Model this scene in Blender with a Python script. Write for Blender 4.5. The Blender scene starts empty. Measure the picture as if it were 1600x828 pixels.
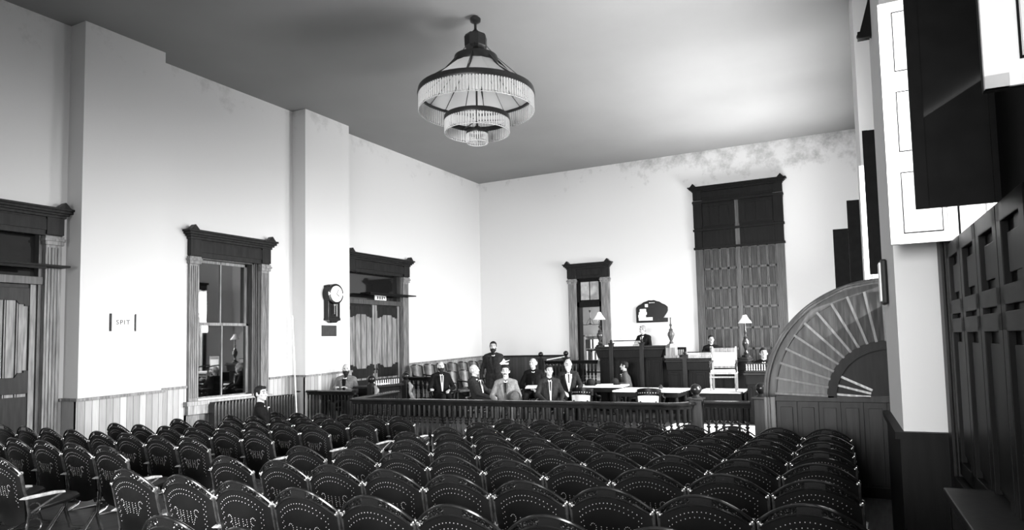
import bpy, bmesh, math, random
from mathutils import Vector, Matrix
random.seed(7)
PI=math.pi
SC=bpy.context.scene; COL=SC.collection

# ---------------------------------------------------------------- materials
MATS={}
def _nt(name):
    m=bpy.data.materials.new(name); m.use_nodes=True
    nt=m.node_tree; b=nt.nodes['Principled BSDF']
    MATS[name]=m
    return m,nt,b
def g(v): return (v,v,v,1)
def mat(name,v,rough=.5,spec=.5,metal=0,noise=0,nscale=8,stretch=(1,1,1),bump=0,v2=None,coat=0):
    """grey procedural material; noise mixes v with v2"""
    m,nt,b=_nt(name); N=nt.nodes; L=nt.links
    b.inputs['Base Color'].default_value=g(v); b.inputs['Roughness'].default_value=rough
    b.inputs['Specular IOR Level'].default_value=spec; b.inputs['Metallic'].default_value=metal
    b.inputs['Coat Weight'].default_value=coat; b.inputs['Coat Roughness'].default_value=.12
    tc=N.new('ShaderNodeTexCoord'); mp=N.new('ShaderNodeMapping'); mp.inputs['Scale'].default_value=stretch
    nz=N.new('ShaderNodeTexNoise'); nz.inputs['Scale'].default_value=nscale; nz.inputs['Detail'].default_value=5
    L.new(tc.outputs['Object'],mp.inputs[0]); L.new(mp.outputs[0],nz.inputs['Vector'])
    r=N.new('ShaderNodeValToRGB'); r.color_ramp.elements[0].position=.35; r.color_ramp.elements[1].position=.68
    r.color_ramp.elements[0].color=g(v); r.color_ramp.elements[1].color=g(v2 if v2 is not None else v*(1+noise))
    L.new(nz.outputs['Fac'],r.inputs[0]); L.new(r.outputs[0],b.inputs['Base Color'])
    if bump:
        bp=N.new('ShaderNodeBump'); bp.inputs['Strength'].default_value=bump; bp.inputs['Distance'].default_value=.01
        L.new(nz.outputs['Fac'],bp.inputs['Height']); L.new(bp.outputs[0],b.inputs['Normal'])
    return m
def boards(name,v1,v2,axis,width,rough=.45,grain=.5):
    """vertical boards: per board tone from a snapped coordinate plus stretched grain"""
    m,nt,b=_nt(name); N=nt.nodes; L=nt.links
    b.inputs['Roughness'].default_value=rough
    tc=N.new('ShaderNodeTexCoord'); sp=N.new('ShaderNodeSeparateXYZ'); L.new(tc.outputs['Object'],sp.inputs[0])
    dv=N.new('ShaderNodeMath'); dv.operation='DIVIDE'; dv.inputs[1].default_value=width; L.new(sp.outputs[axis],dv.inputs[0])
    fl=N.new('ShaderNodeMath'); fl.operation='FLOOR'; L.new(dv.outputs[0],fl.inputs[0])
    wn=N.new('ShaderNodeTexWhiteNoise'); wn.noise_dimensions='1D'; L.new(fl.outputs[0],wn.inputs['W'])
    fr=N.new('ShaderNodeMath'); fr.operation='FRACT'; L.new(dv.outputs[0],fr.inputs[0])
    gap=N.new('ShaderNodeMath'); gap.operation='GREATER_THAN'; gap.inputs[1].default_value=.07; L.new(fr.outputs[0],gap.inputs[0])
    mp=N.new('ShaderNodeMapping'); mp.inputs['Scale'].default_value=(14,14,1.2); L.new(tc.outputs['Object'],mp.inputs[0])
    nz=N.new('ShaderNodeTexNoise'); nz.inputs['Scale'].default_value=3; nz.inputs['Detail'].default_value=6; L.new(mp.outputs[0],nz.inputs['Vector'])
    mx=N.new('ShaderNodeMath'); mx.operation='MULTIPLY_ADD'; mx.inputs[1].default_value=grain; L.new(nz.outputs['Fac'],mx.inputs[0])
    hf=N.new('ShaderNodeMath'); hf.operation='MULTIPLY'; hf.inputs[1].default_value=.7; L.new(wn.outputs['Value'],hf.inputs[0]); L.new(hf.outputs[0],mx.inputs[2])
    r=N.new('ShaderNodeValToRGB'); r.color_ramp.elements[0].color=g(v1); r.color_ramp.elements[1].color=g(v2); L.new(mx.outputs[0],r.inputs[0])
    ml=N.new('ShaderNodeMix'); ml.data_type='RGBA'; ml.inputs['A'].default_value=g(v1*.35); L.new(gap.outputs[0],ml.inputs['Factor']); L.new(r.outputs[0],ml.inputs['B'])
    L.new(ml.outputs['Result'],b.inputs['Base Color'])
    return m
def plaster(name,v,vs,z0,lo=.60,hi=.80,x0=None):
    """painted plaster with water stains near the ceiling (shape of their own)"""
    m,nt,b=_nt(name); N=nt.nodes; L=nt.links
    b.inputs['Roughness'].default_value=.85; b.inputs['Specular IOR Level'].default_value=.15
    tc=N.new('ShaderNodeTexCoord'); nz=N.new('ShaderNodeTexNoise'); nz.inputs['Scale'].default_value=1.9; nz.inputs['Detail'].default_value=10; nz.inputs['Roughness'].default_value=.72
    L.new(tc.outputs['Object'],nz.inputs['Vector'])
    sp=N.new('ShaderNodeSeparateXYZ'); L.new(tc.outputs['Object'],sp.inputs[0])
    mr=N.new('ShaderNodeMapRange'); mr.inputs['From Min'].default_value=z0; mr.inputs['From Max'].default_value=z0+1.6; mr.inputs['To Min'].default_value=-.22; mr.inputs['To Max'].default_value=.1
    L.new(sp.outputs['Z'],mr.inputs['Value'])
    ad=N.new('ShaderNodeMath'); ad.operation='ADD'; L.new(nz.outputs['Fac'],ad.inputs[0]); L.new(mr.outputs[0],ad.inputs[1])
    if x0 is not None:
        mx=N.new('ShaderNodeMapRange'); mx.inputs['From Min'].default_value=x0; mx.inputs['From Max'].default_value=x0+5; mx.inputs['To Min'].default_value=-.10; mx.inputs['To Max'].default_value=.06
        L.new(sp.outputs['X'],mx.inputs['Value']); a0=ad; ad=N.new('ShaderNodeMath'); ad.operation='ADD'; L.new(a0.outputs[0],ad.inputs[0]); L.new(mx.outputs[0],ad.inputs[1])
    r=N.new('ShaderNodeValToRGB'); r.color_ramp.elements[0].position=lo; r.color_ramp.elements[1].position=hi
    r.color_ramp.elements[0].color=g(v); r.color_ramp.elements[1].color=g(vs); L.new(ad.outputs[0],r.inputs[0]); L.new(r.outputs[0],b.inputs['Base Color'])
    return m
def emit(name,v,s):
    m,nt,b=_nt(name); b.inputs['Base Color'].default_value=g(v); b.inputs['Emission Color'].default_value=g(1); b.inputs['Emission Strength'].default_value=s
    return m
def glass(name,refl=.08,tint=.9):
    m,nt,b=_nt(name); N=nt.nodes; L=nt.links; N.remove(b)
    t=N.new('ShaderNodeBsdfTransparent'); t.inputs[0].default_value=g(tint)
    gl=N.new('ShaderNodeBsdfGlossy'); gl.inputs['Roughness'].default_value=.02; gl.inputs[0].default_value=g(.9)
    mx=N.new('ShaderNodeMixShader'); mx.inputs[0].default_value=refl
    L.new(t.outputs[0],mx.inputs[1]); L.new(gl.outputs[0],mx.inputs[2]); L.new(mx.outputs[0],N['Material Output'].inputs[0])
    return m
def trans(name,v):
    m,nt,b=_nt(name); N=nt.nodes; L=nt.links; b.inputs['Base Color'].default_value=g(v)
    t=N.new('ShaderNodeBsdfTranslucent'); t.inputs[0].default_value=g(.95); mx=N.new('ShaderNodeMixShader'); mx.inputs[0].default_value=.55
    L.new(b.outputs[0],mx.inputs[1]); L.new(t.outputs[0],mx.inputs[2]); L.new(mx.outputs[0],N['Material Output'].inputs[0])
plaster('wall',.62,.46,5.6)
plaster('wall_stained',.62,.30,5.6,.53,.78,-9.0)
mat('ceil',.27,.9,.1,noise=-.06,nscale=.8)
mat('floorwood',.022,.5,.25,v2=.06,nscale=5,stretch=(6,.5,1))
boards('oak_y',.13,.42,'Y',.11); boards('oak_x',.015,.06,'X',.11)
mat('oak',.10,.42,.3,v2=.25,nscale=3,stretch=(9,9,.8),bump=.1)
mat('oak_pale',.18,.42,.3,v2=.36,nscale=4,stretch=(9,9,.8))
mat('walnut',.003,.45,.10,v2=.007,nscale=3,stretch=(8,8,.8))
mat('walnut_gloss',.008,.38,.25,v2=.03,nscale=3,stretch=(8,8,.8))
mat('walnut_panel',.014,.4,.2,v2=.05,nscale=3,stretch=(10,10,.8))
mat('walnut_mid',.005,.42,.16,v2=.016,nscale=3,stretch=(8,8,.8))
mat('walnut_lit',.028,.38,.3,v2=.08,nscale=3,stretch=(10,10,.8))
mat('blackwood',.004,.25,.3,v2=.009,nscale=5,stretch=(3,3,1))
mat('ply',.002,.36,.15,v2=.008,nscale=2.2,stretch=(1,1,1.5))
mat('iron',.008,.35,.5,v2=.015,nscale=20)
mat('iron_worn',.03,.25,.6,metal=.5,v2=.07,nscale=30)
mat('nickel',.75,.2,.5,metal=.9,v2=.8)
mat('stud',.30,.3,.5,v2=.36)
mat('lacquer',.004,.16,.6,v2=.008,nscale=6)
mat('white',.86,.6,.3,v2=.8,nscale=14)
mat('paper',.88,.8,.1,v2=.82,nscale=20)
mat('cane',.62,.6,v2=.78,nscale=90)
trans('shade',.85)
mat('leather',.05,.35,v2=.12,nscale=7)
mat('leather_lit',.03,.4,v2=.10,nscale=7)  # for the juror chair backs
mat('suit_black',.004,.85,.08,v2=.008,nscale=30)
mat('suit_dark',.011,.85,.08,v2=.022,nscale=30)
mat('suit_grey',.10,.85,.1,v2=.15,nscale=30)
mat('suit_mid',.04,.85,.1,v2=.065,nscale=30)
mat('skin',.34,.6,.2,v2=.40,nscale=20)
mat('hair_dark',.006,.7,.15,v2=.014,nscale=60)
mat('hair_grey',.18,.7,.1,v2=.28,nscale=60)
mat('hair_white',.5,.7,.1,v2=.6,nscale=60)
mat('eye',.02,.2)
mat('roomgrey',.22,.8,v2=.28,nscale=2)
mat('darkboard',.012,.7,v2=.02)
mat('darkpane',.006,.04,.9,v2=.008)
mat('mirrorpane',.25,.15,.6,v2=.5,nscale=5)
mat('crystal',.45,.2,.5,v2=.5,nscale=40)
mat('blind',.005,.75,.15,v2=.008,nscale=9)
mat('signgrey',.025,.6,.2,v2=.035,nscale=12)
mat('signink',.02,.7,v2=.06)
mat('inkfaint',.35,.7,v2=.4)
glass('pane',.08)
glass('pane_dark',.30,.5)

# ---------------------------------------------------------------- mesh builder
class MB:
    def __init__(s): s.b=bmesh.new(); s.mi=0
    def _tag(s,verts):
        if s.mi:
            for v in verts:
                for f in v.link_faces: f.material_index=s.mi
    def box(s,x0,x1,y0,y1,z0,z1,M=None):
        c=Vector(((x0+x1)/2,(y0+y1)/2,(z0+z1)/2))
        mt=Matrix.Translation(c)@Matrix.Diagonal((abs(x1-x0),abs(y1-y0),abs(z1-z0),1))
        r=bmesh.ops.create_cube(s.b,size=1,matrix=(M@mt) if M else mt); s._tag(r['verts']); return s
    def cone(s,p0,p1,r0,r1=None,n=12):
        p0=Vector(p0);p1=Vector(p1); d=p1-p0; r1=r0 if r1 is None else r1
        q=d.to_track_quat('Z','Y').to_matrix().to_4x4()
        r=bmesh.ops.create_cone(s.b,cap_ends=True,segments=n,radius1=max(r0,1e-5),radius2=max(r1,1e-5),depth=d.length,matrix=Matrix.Translation((p0+p1)/2)@q); s._tag(r['verts']); return s
    def ball(s,c,r,sc=(1,1,1),n=2,M=None):
        m=Matrix.Translation(c)@Matrix.Diagonal((*[k*r for k in sc],1))
        q=bmesh.ops.create_icosphere(s.b,subdivisions=n,radius=1,matrix=(M@m) if M else m); s._tag(q['verts']); return s
    def lathe(s,prof,c=(0,0,0),n=16,sx=1):
        """prof: list of (r,z) from bottom to top"""
        c=Vector(c); rings=[]
        for r,z in prof:
            rings.append([s.b.verts.new(c+Vector((max(r,1e-4)*math.cos(2*PI*k/n)*sx,max(r,1e-4)*math.sin(2*PI*k/n),z))) for k in range(n)])
        for a,b in zip(rings,rings[1:]):
            for k in range(n):
                f=s.b.faces.new((a[k],a[(k+1)%n],b[(k+1)%n],b[k])); f.material_index=s.mi
        for ring,fl in ((rings[0],True),(rings[-1],False)):
            f=s.b.faces.new(ring[::-1] if fl else ring); f.material_index=s.mi
        return s
    def prism(s,poly,d0,d1,plane='xz',M=None):
        """poly in 2D; extruded along the third axis from d0 to d1"""
        def P(a,b,d):
            v={'xz':(a,d,b),'xy':(a,b,d),'yz':(d,a,b)}[plane]; v=Vector(v); return M@v if M else v
        A=[s.b.verts.new(P(a,b,d0)) for a,b in poly]; B=[s.b.verts.new(P(a,b,d1)) for a,b in poly]
        n=len(poly); fs=[s.b.faces.new(A),s.b.faces.new(B[::-1])]
        for k in range(n): fs.append(s.b.faces.new((A[k],B[k],B[(k+1)%n],A[(k+1)%n])))
        for f in fs: f.material_index=s.mi
        return s
    def tube(s,pts,r,n=8,closed=False):
        pts=[Vector(p) for p in pts]; m=len(pts); rings=[]; rr=r if isinstance(r,(list,tuple)) else [r]*m
        up=None
        for i,p in enumerate(pts):
            if closed: t=pts[(i+1)%m]-pts[i-1]
            else: t=pts[min(i+1,m-1)]-pts[max(i-1,0)]
            t.normalize()
            if up is None: up=Vector((0,0,1)) if abs(t.z)<.9 else Vector((0,1,0))
            x=t.cross(up)
            if x.length<1e-4: x=t.cross(Vector((1,0,0)))
            x.normalize(); y=x.cross(t)
            rings.append([s.b.verts.new(p+rr[i]*(math.cos(2*PI*k/n)*x+math.sin(2*PI*k/n)*y)) for k in range(n)])
        for i in range(m if closed else m-1):
            a,b=rings[i],rings[(i+1)%m]
            for k in range(n):
                f=s.b.faces.new((a[k],b[k],b[(k+1)%n],a[(k+1)%n])); f.material_index=s.mi
        if not closed:
            for ring in (rings[0],rings[-1]):
                f=s.b.faces.new(ring); f.material_index=s.mi
        return s
    def sweep(s,path,prof):
        """horizontal path of (x,y) points; profile of (offset to the left, z) swept along it, mitred"""
        P=[Vector((a,b,0)) for a,b in path]; m=len(P); rings=[]
        for i,p in enumerate(P):
            t0=(P[i]-P[i-1]).normalized() if i else None; t1=(P[i+1]-P[i]).normalized() if i<m-1 else None
            t=((t0 or t1)+(t1 or t0)).normalized(); n=Vector((-t.y,t.x,0)); k=1/max(.5,t.dot(t1 or t0))
            rings.append([s.b.verts.new(p+n*o*k+Vector((0,0,z))) for o,z in prof])
        q=len(prof)
        for a,b in zip(rings,rings[1:]):
            for k in range(q):
                f=s.b.faces.new((a[k],b[k],b[(k+1)%q],a[(k+1)%q])); f.material_index=s.mi
        for ring in (rings[0],rings[-1]): s.b.faces.new(ring)
        return s
    def build(s,name,mats,parent=None,smooth=True,bevel=0,loc=None,rotz=0):
        bmesh.ops.recalc_face_normals(s.b,faces=s.b.faces[:])
        if bevel:
            es=[e for e in s.b.edges if len(e.link_faces)==2 and e.calc_face_angle(0)>.8]
            bmesh.ops.bevel(s.b,geom=es,offset=bevel,segments=2,affect='EDGES',profile=.6)
        me=bpy.data.meshes.new(name); s.b.to_mesh(me); s.b.free()
        for q in (mats if isinstance(mats,(list,tuple)) else [mats]): me.materials.append(MATS[q])
        if smooth:
            me.shade_smooth(); me.set_sharp_from_angle(angle=math.radians(38))
        o=bpy.data.objects.new(name,me); COL.objects.link(o)
        if parent: o.parent=parent
        if loc is not None: o.location=loc
        if rotz: o.rotation_euler=(0,0,rotz)
        return o
def tag(o,label,cat,group=None):
    o['label']=label; o['category']=cat
    if group: o['group']=group
    return o
def thing(name,label,cat,loc=(0,0,0),rz=0,group=None):
    o=bpy.data.objects.new(name,None); COL.objects.link(o); o.empty_display_size=.1
    o.location=loc; o.rotation_euler=(0,0,rz); return tag(o,label,cat,group)
def setting(name,loc=(0,0,0),rz=0):
    o=bpy.data.objects.new(name,None); COL.objects.link(o); o.location=loc; o.rotation_euler=(0,0,rz); o['kind']='structure'; return o
def dup(root,loc,rz,label,group=None):
    r=root.copy(); COL.objects.link(r); r.location=loc; r.rotation_euler=(root.rotation_euler[0],root.rotation_euler[1],rz); r['label']=label
    if group: r['group']=group
    for ch in list(root.children):
        c=ch.copy(); COL.objects.link(c); c.parent=r
        for gch in list(ch.children):
            d=gch.copy(); COL.objects.link(d); d.parent=c
    return r
def arc(cx,cy,r,a0,a1,n): return [(cx+r*math.cos(a0+(a1-a0)*k/n),cy+r*math.sin(a0+(a1-a0)*k/n)) for k in range(n+1)]
ORD=['','first','second','third','fourth','fifth','sixth','seventh','eighth','ninth','tenth','eleventh','twelfth']
W=-11.49; D=19.0; HC=7.22
TW=.035
def xw(y): return .58-TW*(y-5.5)          # the right wall runs very slightly askew
def zf(y): return max(0,.273+(3.37-y)*.0534)   # raked floor of the public seats

# ---------------------------------------------------------------- camera
cam=bpy.data.cameras.new('camera'); co=bpy.data.objects.new('camera',cam); COL.objects.link(co); SC.camera=co
R=[[0.8956659480629307,0.44411811345826335,-0.023272532711430573],[-0.05009928732510288,0.04876324030241726,-0.9975531102676817],[-0.44189656130145244,0.8946402895541212,0.06592557482851324]]
rx,ry,rzv=[Vector(r) for r in R]
m=Matrix((rx,-ry,-rzv)).transposed().to_4x4(); m.translation=(0,0,1.86); co.matrix_world=m
cam.sensor_width=36; cam.lens=1040.7*36/1600; cam.shift_x=-40/1600; cam.shift_y=51.69/1600; cam.clip_start=.05; cam.clip_end=200

# ---------------------------------------------------------------- room shell
def shell():
    b=MB()
    b.prism([(-3,zf(-3)),(8.48,0),(22.5,0),(22.5,-.2),(-3,-.2)],-11.9,1.3,'yz')
    o=b.build('floor','floorwood',smooth=False); o['kind']='structure'
    b=MB(); b.box(-11.9,1.3,-3,19.3,HC,HC+.2); o=b.build('ceiling','ceil',smooth=False); o['kind']='structure'
    # left wall: openings for doors and window (y0,y1,z0,z1)
    op=[(4.05,5.85,0,3.75),(8.5,9.98,.93,3.68),(12.62,14.78,0,3.8)]
    b=MB(); y=-3.
    for y0,y1,z0,z1 in op:
        b.box(W-.35,W,y,y0,-.2,HC)
        if z0>0: b.box(W-.35,W,y0,y1,-.2,z0)
        b.box(W-.35,W,y0,y1,z1,HC); y=y1
    b.box(W-.35,W,y,D+.2,-.2,HC)
    o=b.build('wall_left','wall',smooth=False); o['kind']='structure'
    for i,(y0,y1) in enumerate(((6.18,7.55),(10.88,12.28))):
        b=MB(); b.box(W,W+.4,y0,y1,-.2,HC); o=b.build('pillar','wall',smooth=False); o['kind']='structure'
    # back wall with a doorway
    b=MB(); b.box(W-.2,-8.02,D,D+.25,-.2,HC); b.box(-7.2,1.2,D,D+.25,-.2,HC); b.box(-8.02,-7.2,D,D+.25,3.78,HC); b.box(-8.02,-7.2,D,D+.25,-.2,.6)
    o=b.build('wall_back','wall_stained',smooth=False); o['kind']='structure'
    # room behind the door
    b=MB(); b.box(-10.2,-5.2,22.2,22.4,0,4.4); b.box(-10.4,-10.2,D+.25,22.4,0,4.4); b.box(-5.2,-5.,D+.25,22.4,0,4.4); b.box(-10.4,-5,D+.25,22.4,4.4,4.5); b.box(-10.4,-5,D+.25,22.4,.4,.6)
    o=b.build('wall_chamber','roomgrey',smooth=False); o['kind']='structure'
    # rear wall behind the camera, openings added to let in fill light
    b=MB(); x=-11.9
    for x0,x1 in ((-9.6,-7.6),(-5.6,-3.6),(-2.2,-.4)):
        b.box(x,x0,-3.25,-3,-.2,HC); b.box(x0,x1,-3.25,-3,-.2,1.2); b.box(x0,x1,-3.25,-3,4.2,HC); x=x1
    b.box(x,1.3,-3.25,-3,-.2,HC); o=b.build('wall_rear','wall',smooth=False); o['kind']='structure'
shell()
# right wall in its own slightly turned frame: local x along +y, local y out of the room is -x
RT=math.atan(TW)
def rw(name,b,mats,**k):
    o=b.build(name,mats,**k); o.location=(xw(0),0,0); o.rotation_euler=(0,0,PI/2+RT); return o
RWIN=[(-.4,1.95,.95,4.2),(3.45,5.3,2.45,4.2),(8.35,10.1,.95,4.2),(12.6,14.4,.95,4.2),(15.9,17.6,.95,4.2)]
def right():
    # local frame: X = distance along the wall (world y), Y = into the room (world -x)
    b=MB(); y=-3.
    for y0,y1,z0,z1 in RWIN:
        b.box(y,y0,-.3,0,-.2,HC); b.box(y0,y1,-.3,0,-.2,z0); b.box(y0,y1,-.3,0,z1,HC); y=y1
    b.box(y,D+.3,-.3,0,-.2,HC); o=rw('wall_right',b,'wall',smooth=False); o['kind']='structure'
    for y0,y1 in ((5.6,7.0),(10.4,11.9)):
        b=MB(); b.box(y0,y1,0,.38,1.14,HC); o=rw('pillar',b,'wall',smooth=False); o['kind']='structure'
    b=MB()
    for y0,y1,d in ((5.56,7.04,.41),(10.36,11.94,.41)):
        b.box(y0,y1,0,d,-.1,1.10); b.box(y0-.02,y1+.02,0,d+.03,1.10,1.15)
    b.box(7.04,10.36,0,.04,-.1,.95); b.box(11.94,D-.02,0,.04,-.1,.95)
    o=rw('baseboard_right',b,'walnut',smooth=False); o['kind']='structure'
right()
# ---------------------------------------------------------------- left wainscot (cap climbs slowly towards the back)
def capz(y): return 1.11+(y-6.4)*.0238
def wains():
    b=MB()
    def seg(x,y0,y1):
        b.mi=0; b.prism([(y0,-.1),(y1,-.1),(y1,capz(y1)),(y0,capz(y0))],W if x==0 else W+x-.02,W+.03+x,'yz')
        b.mi=1; b.prism([(y0,capz(y0)),(y1,capz(y1)),(y1,capz(y1)+.045),(y0,capz(y0)+.045)],W+x,W+.065+x,'yz')
    b.mi=1; b.box(W,W+.03,8.25,10.25,-.1,.655); b.mi=0; seg(0,6.10,6.18); seg(.4,6.14,7.59); seg(0,7.59,8.3); seg(0,10.2,10.86); seg(.4,10.84,12.3); seg(0,15.0,D)  # darker oak under the window: shade by the radiator put into the colour
    b.mi=0
    for y in (6.14,7.55,10.84,12.27):
        b.box(W,W+.43,y,y+.035,-.1,capz(y)); b.mi=1; b.box(W,W+.46,y-.01,y+.045,capz(y),capz(y)+.045); b.mi=0
    o=b.build('baseboard_left',['oak_y','oak'],smooth=False); o['kind']='structure'
    b=MB(); b.box(W+.03,-8.4,D-.03,D,.0,1.40); b.mi=1; b.box(W+.03,-8.4,D-.07,D,1.40,1.45)
    b.mi=0; b.box(-6.85,-4.3,D-.03,D,.0,1.40)
    o=b.build('baseboard_back',['oak_x','walnut_mid'],smooth=False); o['kind']='structure'
wains()

# ---------------------------------------------------------------- joinery
# local frame of an opening: X right, Y away from the viewer (wall face at y=0), Z up
def casing(parent,x0,x1,wc,z0,zt,ztop,over=.12,matl='oak',dark='walnut_mid',capz_=None,left=True,base=True):
    """two fluted pilasters and an entablature with acroteria. opening x0..x1, casing width wc, entablature zt..ztop"""
    for k,(a,c) in enumerate(((x0-wc,x0),(x1,x1+wc))):
        if k==0 and not left: continue
        b=MB(); b.box(a,c,-.07,0,z0,zt-.12)
        w=(c-a)
        for q in range(4): b.box(a+w*(.14+.2*q),a+w*(.24+.2*q),-.085,-.07,z0+.3,zt-.2)
        b.box(a-.01,c+.01,-.10,0,z0,z0+.22)
        b.box(a-.02,c+.02,-.10,0,zt-.16,zt-.02); b.box(a-.035,c+.035,-.12,0,zt-.10,zt-.06)
        b.build('pilaster',matl,parent,smooth=False,bevel=.004)
    h=ztop-zt; b=MB(); a=x0-(wc if left else 0); c=x1+wc
    b.box(a,c,-.08,0,zt-.02,ztop-h*.30); b.box(a+wc,c-wc,-.1,-.08,zt+h*.15,ztop-h*.42)
    b.box(a-.01,a+wc+.01,-.11,0,zt,ztop-h*.30) ; b.box(c-wc-.01,c+.01,-.11,0,zt,ztop-h*.30)
    for i,(o,f0,f1) in enumerate(((.03,.36,.26),(.06,.26,.18),(.095,.18,.08),(over,.08,0))):
        b.box(a-o,c+o,-.1-o,0,ztop-h*f0,ztop-h*f1)
    for xx in (a+.02,c-.02): b.prism([(xx-.09,ztop),(xx+.09,ztop),(xx,ztop+.10)],-.1-over+.02,-.06)
    b.build('entablature',dark,parent,smooth=False,bevel=.004)
def sash_window():
    t=setting('window_1',(W,9.24,0),PI/2)
    x0,x1=-.70,.56
    casing(t,x0-.02,x1+.18,.20,.66,3.66,4.14)
    b=MB(); b.box(x0-.30,x1+.42,-.14,.0,.82,.90); b.box(x0-.265,x1+.405,-.118,0,.655,.822); b.build('sill','oak_pale',t,smooth=False,bevel=.006)
    b=MB(); b.box(x0-.04,x0,0,.28,.9,3.66); b.box(x1+.0,x1+.04,0,.28,.9,3.66)
    for q in range(3): b.box(x1+.05+q*.045,x1+.075+q*.045,.0,.06,.9,3.66)
    b.box(x0-.04,x1+.04,0,.28,3.62,3.68); b.build('jamb','walnut_lit',t,smooth=False)
    zm=2.36
    for nm,z0,z1,y in (('upper_sash',zm-.02,3.62,.16),('lower_sash',.9,zm+.03,.11)):
        b=MB(); fr=.055
        b.box(x0,x0+fr,y,y+.045,z0,z1); b.box(x1-fr,x1,y,y+.045,z0,z1); b.box(x0,x1,y,y+.045,z0,z0+fr); b.box(x0,x1,y,y+.045,z1-fr,z1)
        xm=(x0+x1)/2; b.box(xm-.014,xm+.014,y,y+.045,z0,z1)
        s=b.build(nm,'oak',t,smooth=False,bevel=.004)
        b=MB(); b.box(x0+.03,x1-.03,y+.018,y+.024,z0+.03,z1-.03); b.build('pane','pane_dark',s,smooth=False)
    b=MB(); b.box(x0-.2,x1+.2,.32,.36,.8,3.7); b.build('blind','darkboard',t,smooth=False)
sash_window()
def carved(b,x0,x1,z0,z1,y,up):
    """carved dark block with two notches, as on the door panels"""
    w=x1-x0; h=z1-z0; s=1 if up else -1; zb=z0 if up else z1
    poly=[(x0,zb),(x1,zb),(x1,zb+s*h),(x1-w*.10,zb+s*h),(x1-w*.10,zb+s*h*.9),(x1-w*.22,zb+s*h*.9),(x1-w*.28,zb+s*h*.7),(x0+w*.28,zb+s*h*.7),(x0+w*.22,zb+s*h*.9),(x0+w*.10,zb+s*h*.9),(x0+w*.10,zb+s*h),(x0,zb+s*h)]
    b.prism(poly,y-.02,y+.02)
def panel_leaf(t,x0,x1,z0,z1,handle):
    b=MB(); b.box(x0,x1,.06,.10,z0,z1); b.mi=1
    for a,c in ((x0,x0+.09),(x1-.09,x1)): b.box(a,c,.035,.06,z0,z1)
    n=4; w=(x1-x0-.18)/n
    for q in range(n):
        a=x0+.09+q*w; b.box(a+.02,a+w-.02,.045,.06,z0+.25,z1-.2)
        b.box(a-.012,a+.012,.035,.06,z0+.2,z1-.15)
    d=b.build('door_leaf',['walnut_mid','oak'],t,smooth=False,bevel=.004)
    b=MB(); carved(b,x0+.1,x1-.1,z1-.34,z1-.06,.04,False); carved(b,x0+.1,x1-.1,z0+1.05,z0+1.40,.03,True); b.box(x0+.1,x1-.1,.03,.05,z0+.1,z0+1.0)
    b.build('carved_panel','walnut_mid',d,smooth=False,bevel=.004)
    xx=x1-.05 if handle>0 else x0+.05
    b=MB(); b.box(xx-.02,xx+.02,.025,.036,1.15,1.38); b.ball((xx,.0,1.26),.028); b.cone((xx,.03,1.26),(xx,0,1.26),.01); b.build('knob','iron_worn',d)
def double_door(name,yc,half,zb,zt,ztop,leftp,shelf,card=False):
    t=setting(name,(W,yc,0),PI/2)
    casing(t,-half,half,.23,zb,zt-.0,ztop,left=leftp)
    b=MB(); b.box(-half,half,-.03,.12,2.93,3.05); b.box(-half,-half+.06,0,.2,zb,zt); b.box(half-.06,half,0,.2,zb,zt); b.build('transom_bar','walnut_lit',t,smooth=False,bevel=.005)
    b=MB(); b.box(-half+.05,half-.05,.12,.13,3.05,zt); b.build('transom_pane','darkpane',t,smooth=False)
    if shelf:
        b=MB(); b.box(-half*.55,half+.22,-.34,.0,3.19,3.22); b.box(-half*.5,half-.1,-.3,-.26,3.15,3.19); b.build('open_transom','walnut',t,smooth=False)
        if card:
            b=MB(); b.box(.1,.55,.10,.12,3.07,3.2); b.build('number_card','paper',t,smooth=False)
            b=MB()
            for x in (.18,.27,.36): b.box(x,x+.05,.095,.10,3.09,3.17)
            b.box(.44,.5,.095,.1,3.12,3.16); b.build('card_figures','signink',t,smooth=False)
    panel_leaf(t,-half+.06,-.005,zb,2.93,1); panel_leaf(t,.005,half-.06,zb,2.93,-1)
double_door('door_1',4.95,.9,zf(4.5),3.72,4.14,True,True)
double_door('door_2',13.70,1.08,0,3.75,4.20,False,True,True)
def back_door():
    t=setting('door_3',(-7.61,D,0),0)
    casing(t,-.41,.41,.27,.6,3.8,4.24)
    b=MB(); b.box(-.41,-.33,-.03,.24,.6,3.8); b.box(.33,.41,-.03,.24,.6,3.8); b.box(-.41,.41,-.03,.2,2.9,3.06); b.box(-.41,.41,-.03,.2,3.74,3.8); b.box(-.4,.4,.02,.1,3.06,3.12);b.box(-.4,.4,.02,.1,3.68,3.74); b.box(-.36,-.30,.02,.1,3.06,3.74); b.box(.30,.36,.02,.1,3.06,3.74)
    b.build('frame','walnut',t,smooth=False,bevel=.004)
    b=MB(); b.box(-.3,.3,.05,.06,3.12,3.68); b.build('transom_pane','mirrorpane',t,smooth=False)
    b=MB(); b.box(-.01,.01,.03,.05,3.12,3.68); b.build('glazing_bar','walnut',t,smooth=False)
    b=MB(); b.box(.365,.405,.25,1.0,.62,2.9); b.build('door_leaf','oak_pale',t,smooth=False,bevel=.004)
back_door()
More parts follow.
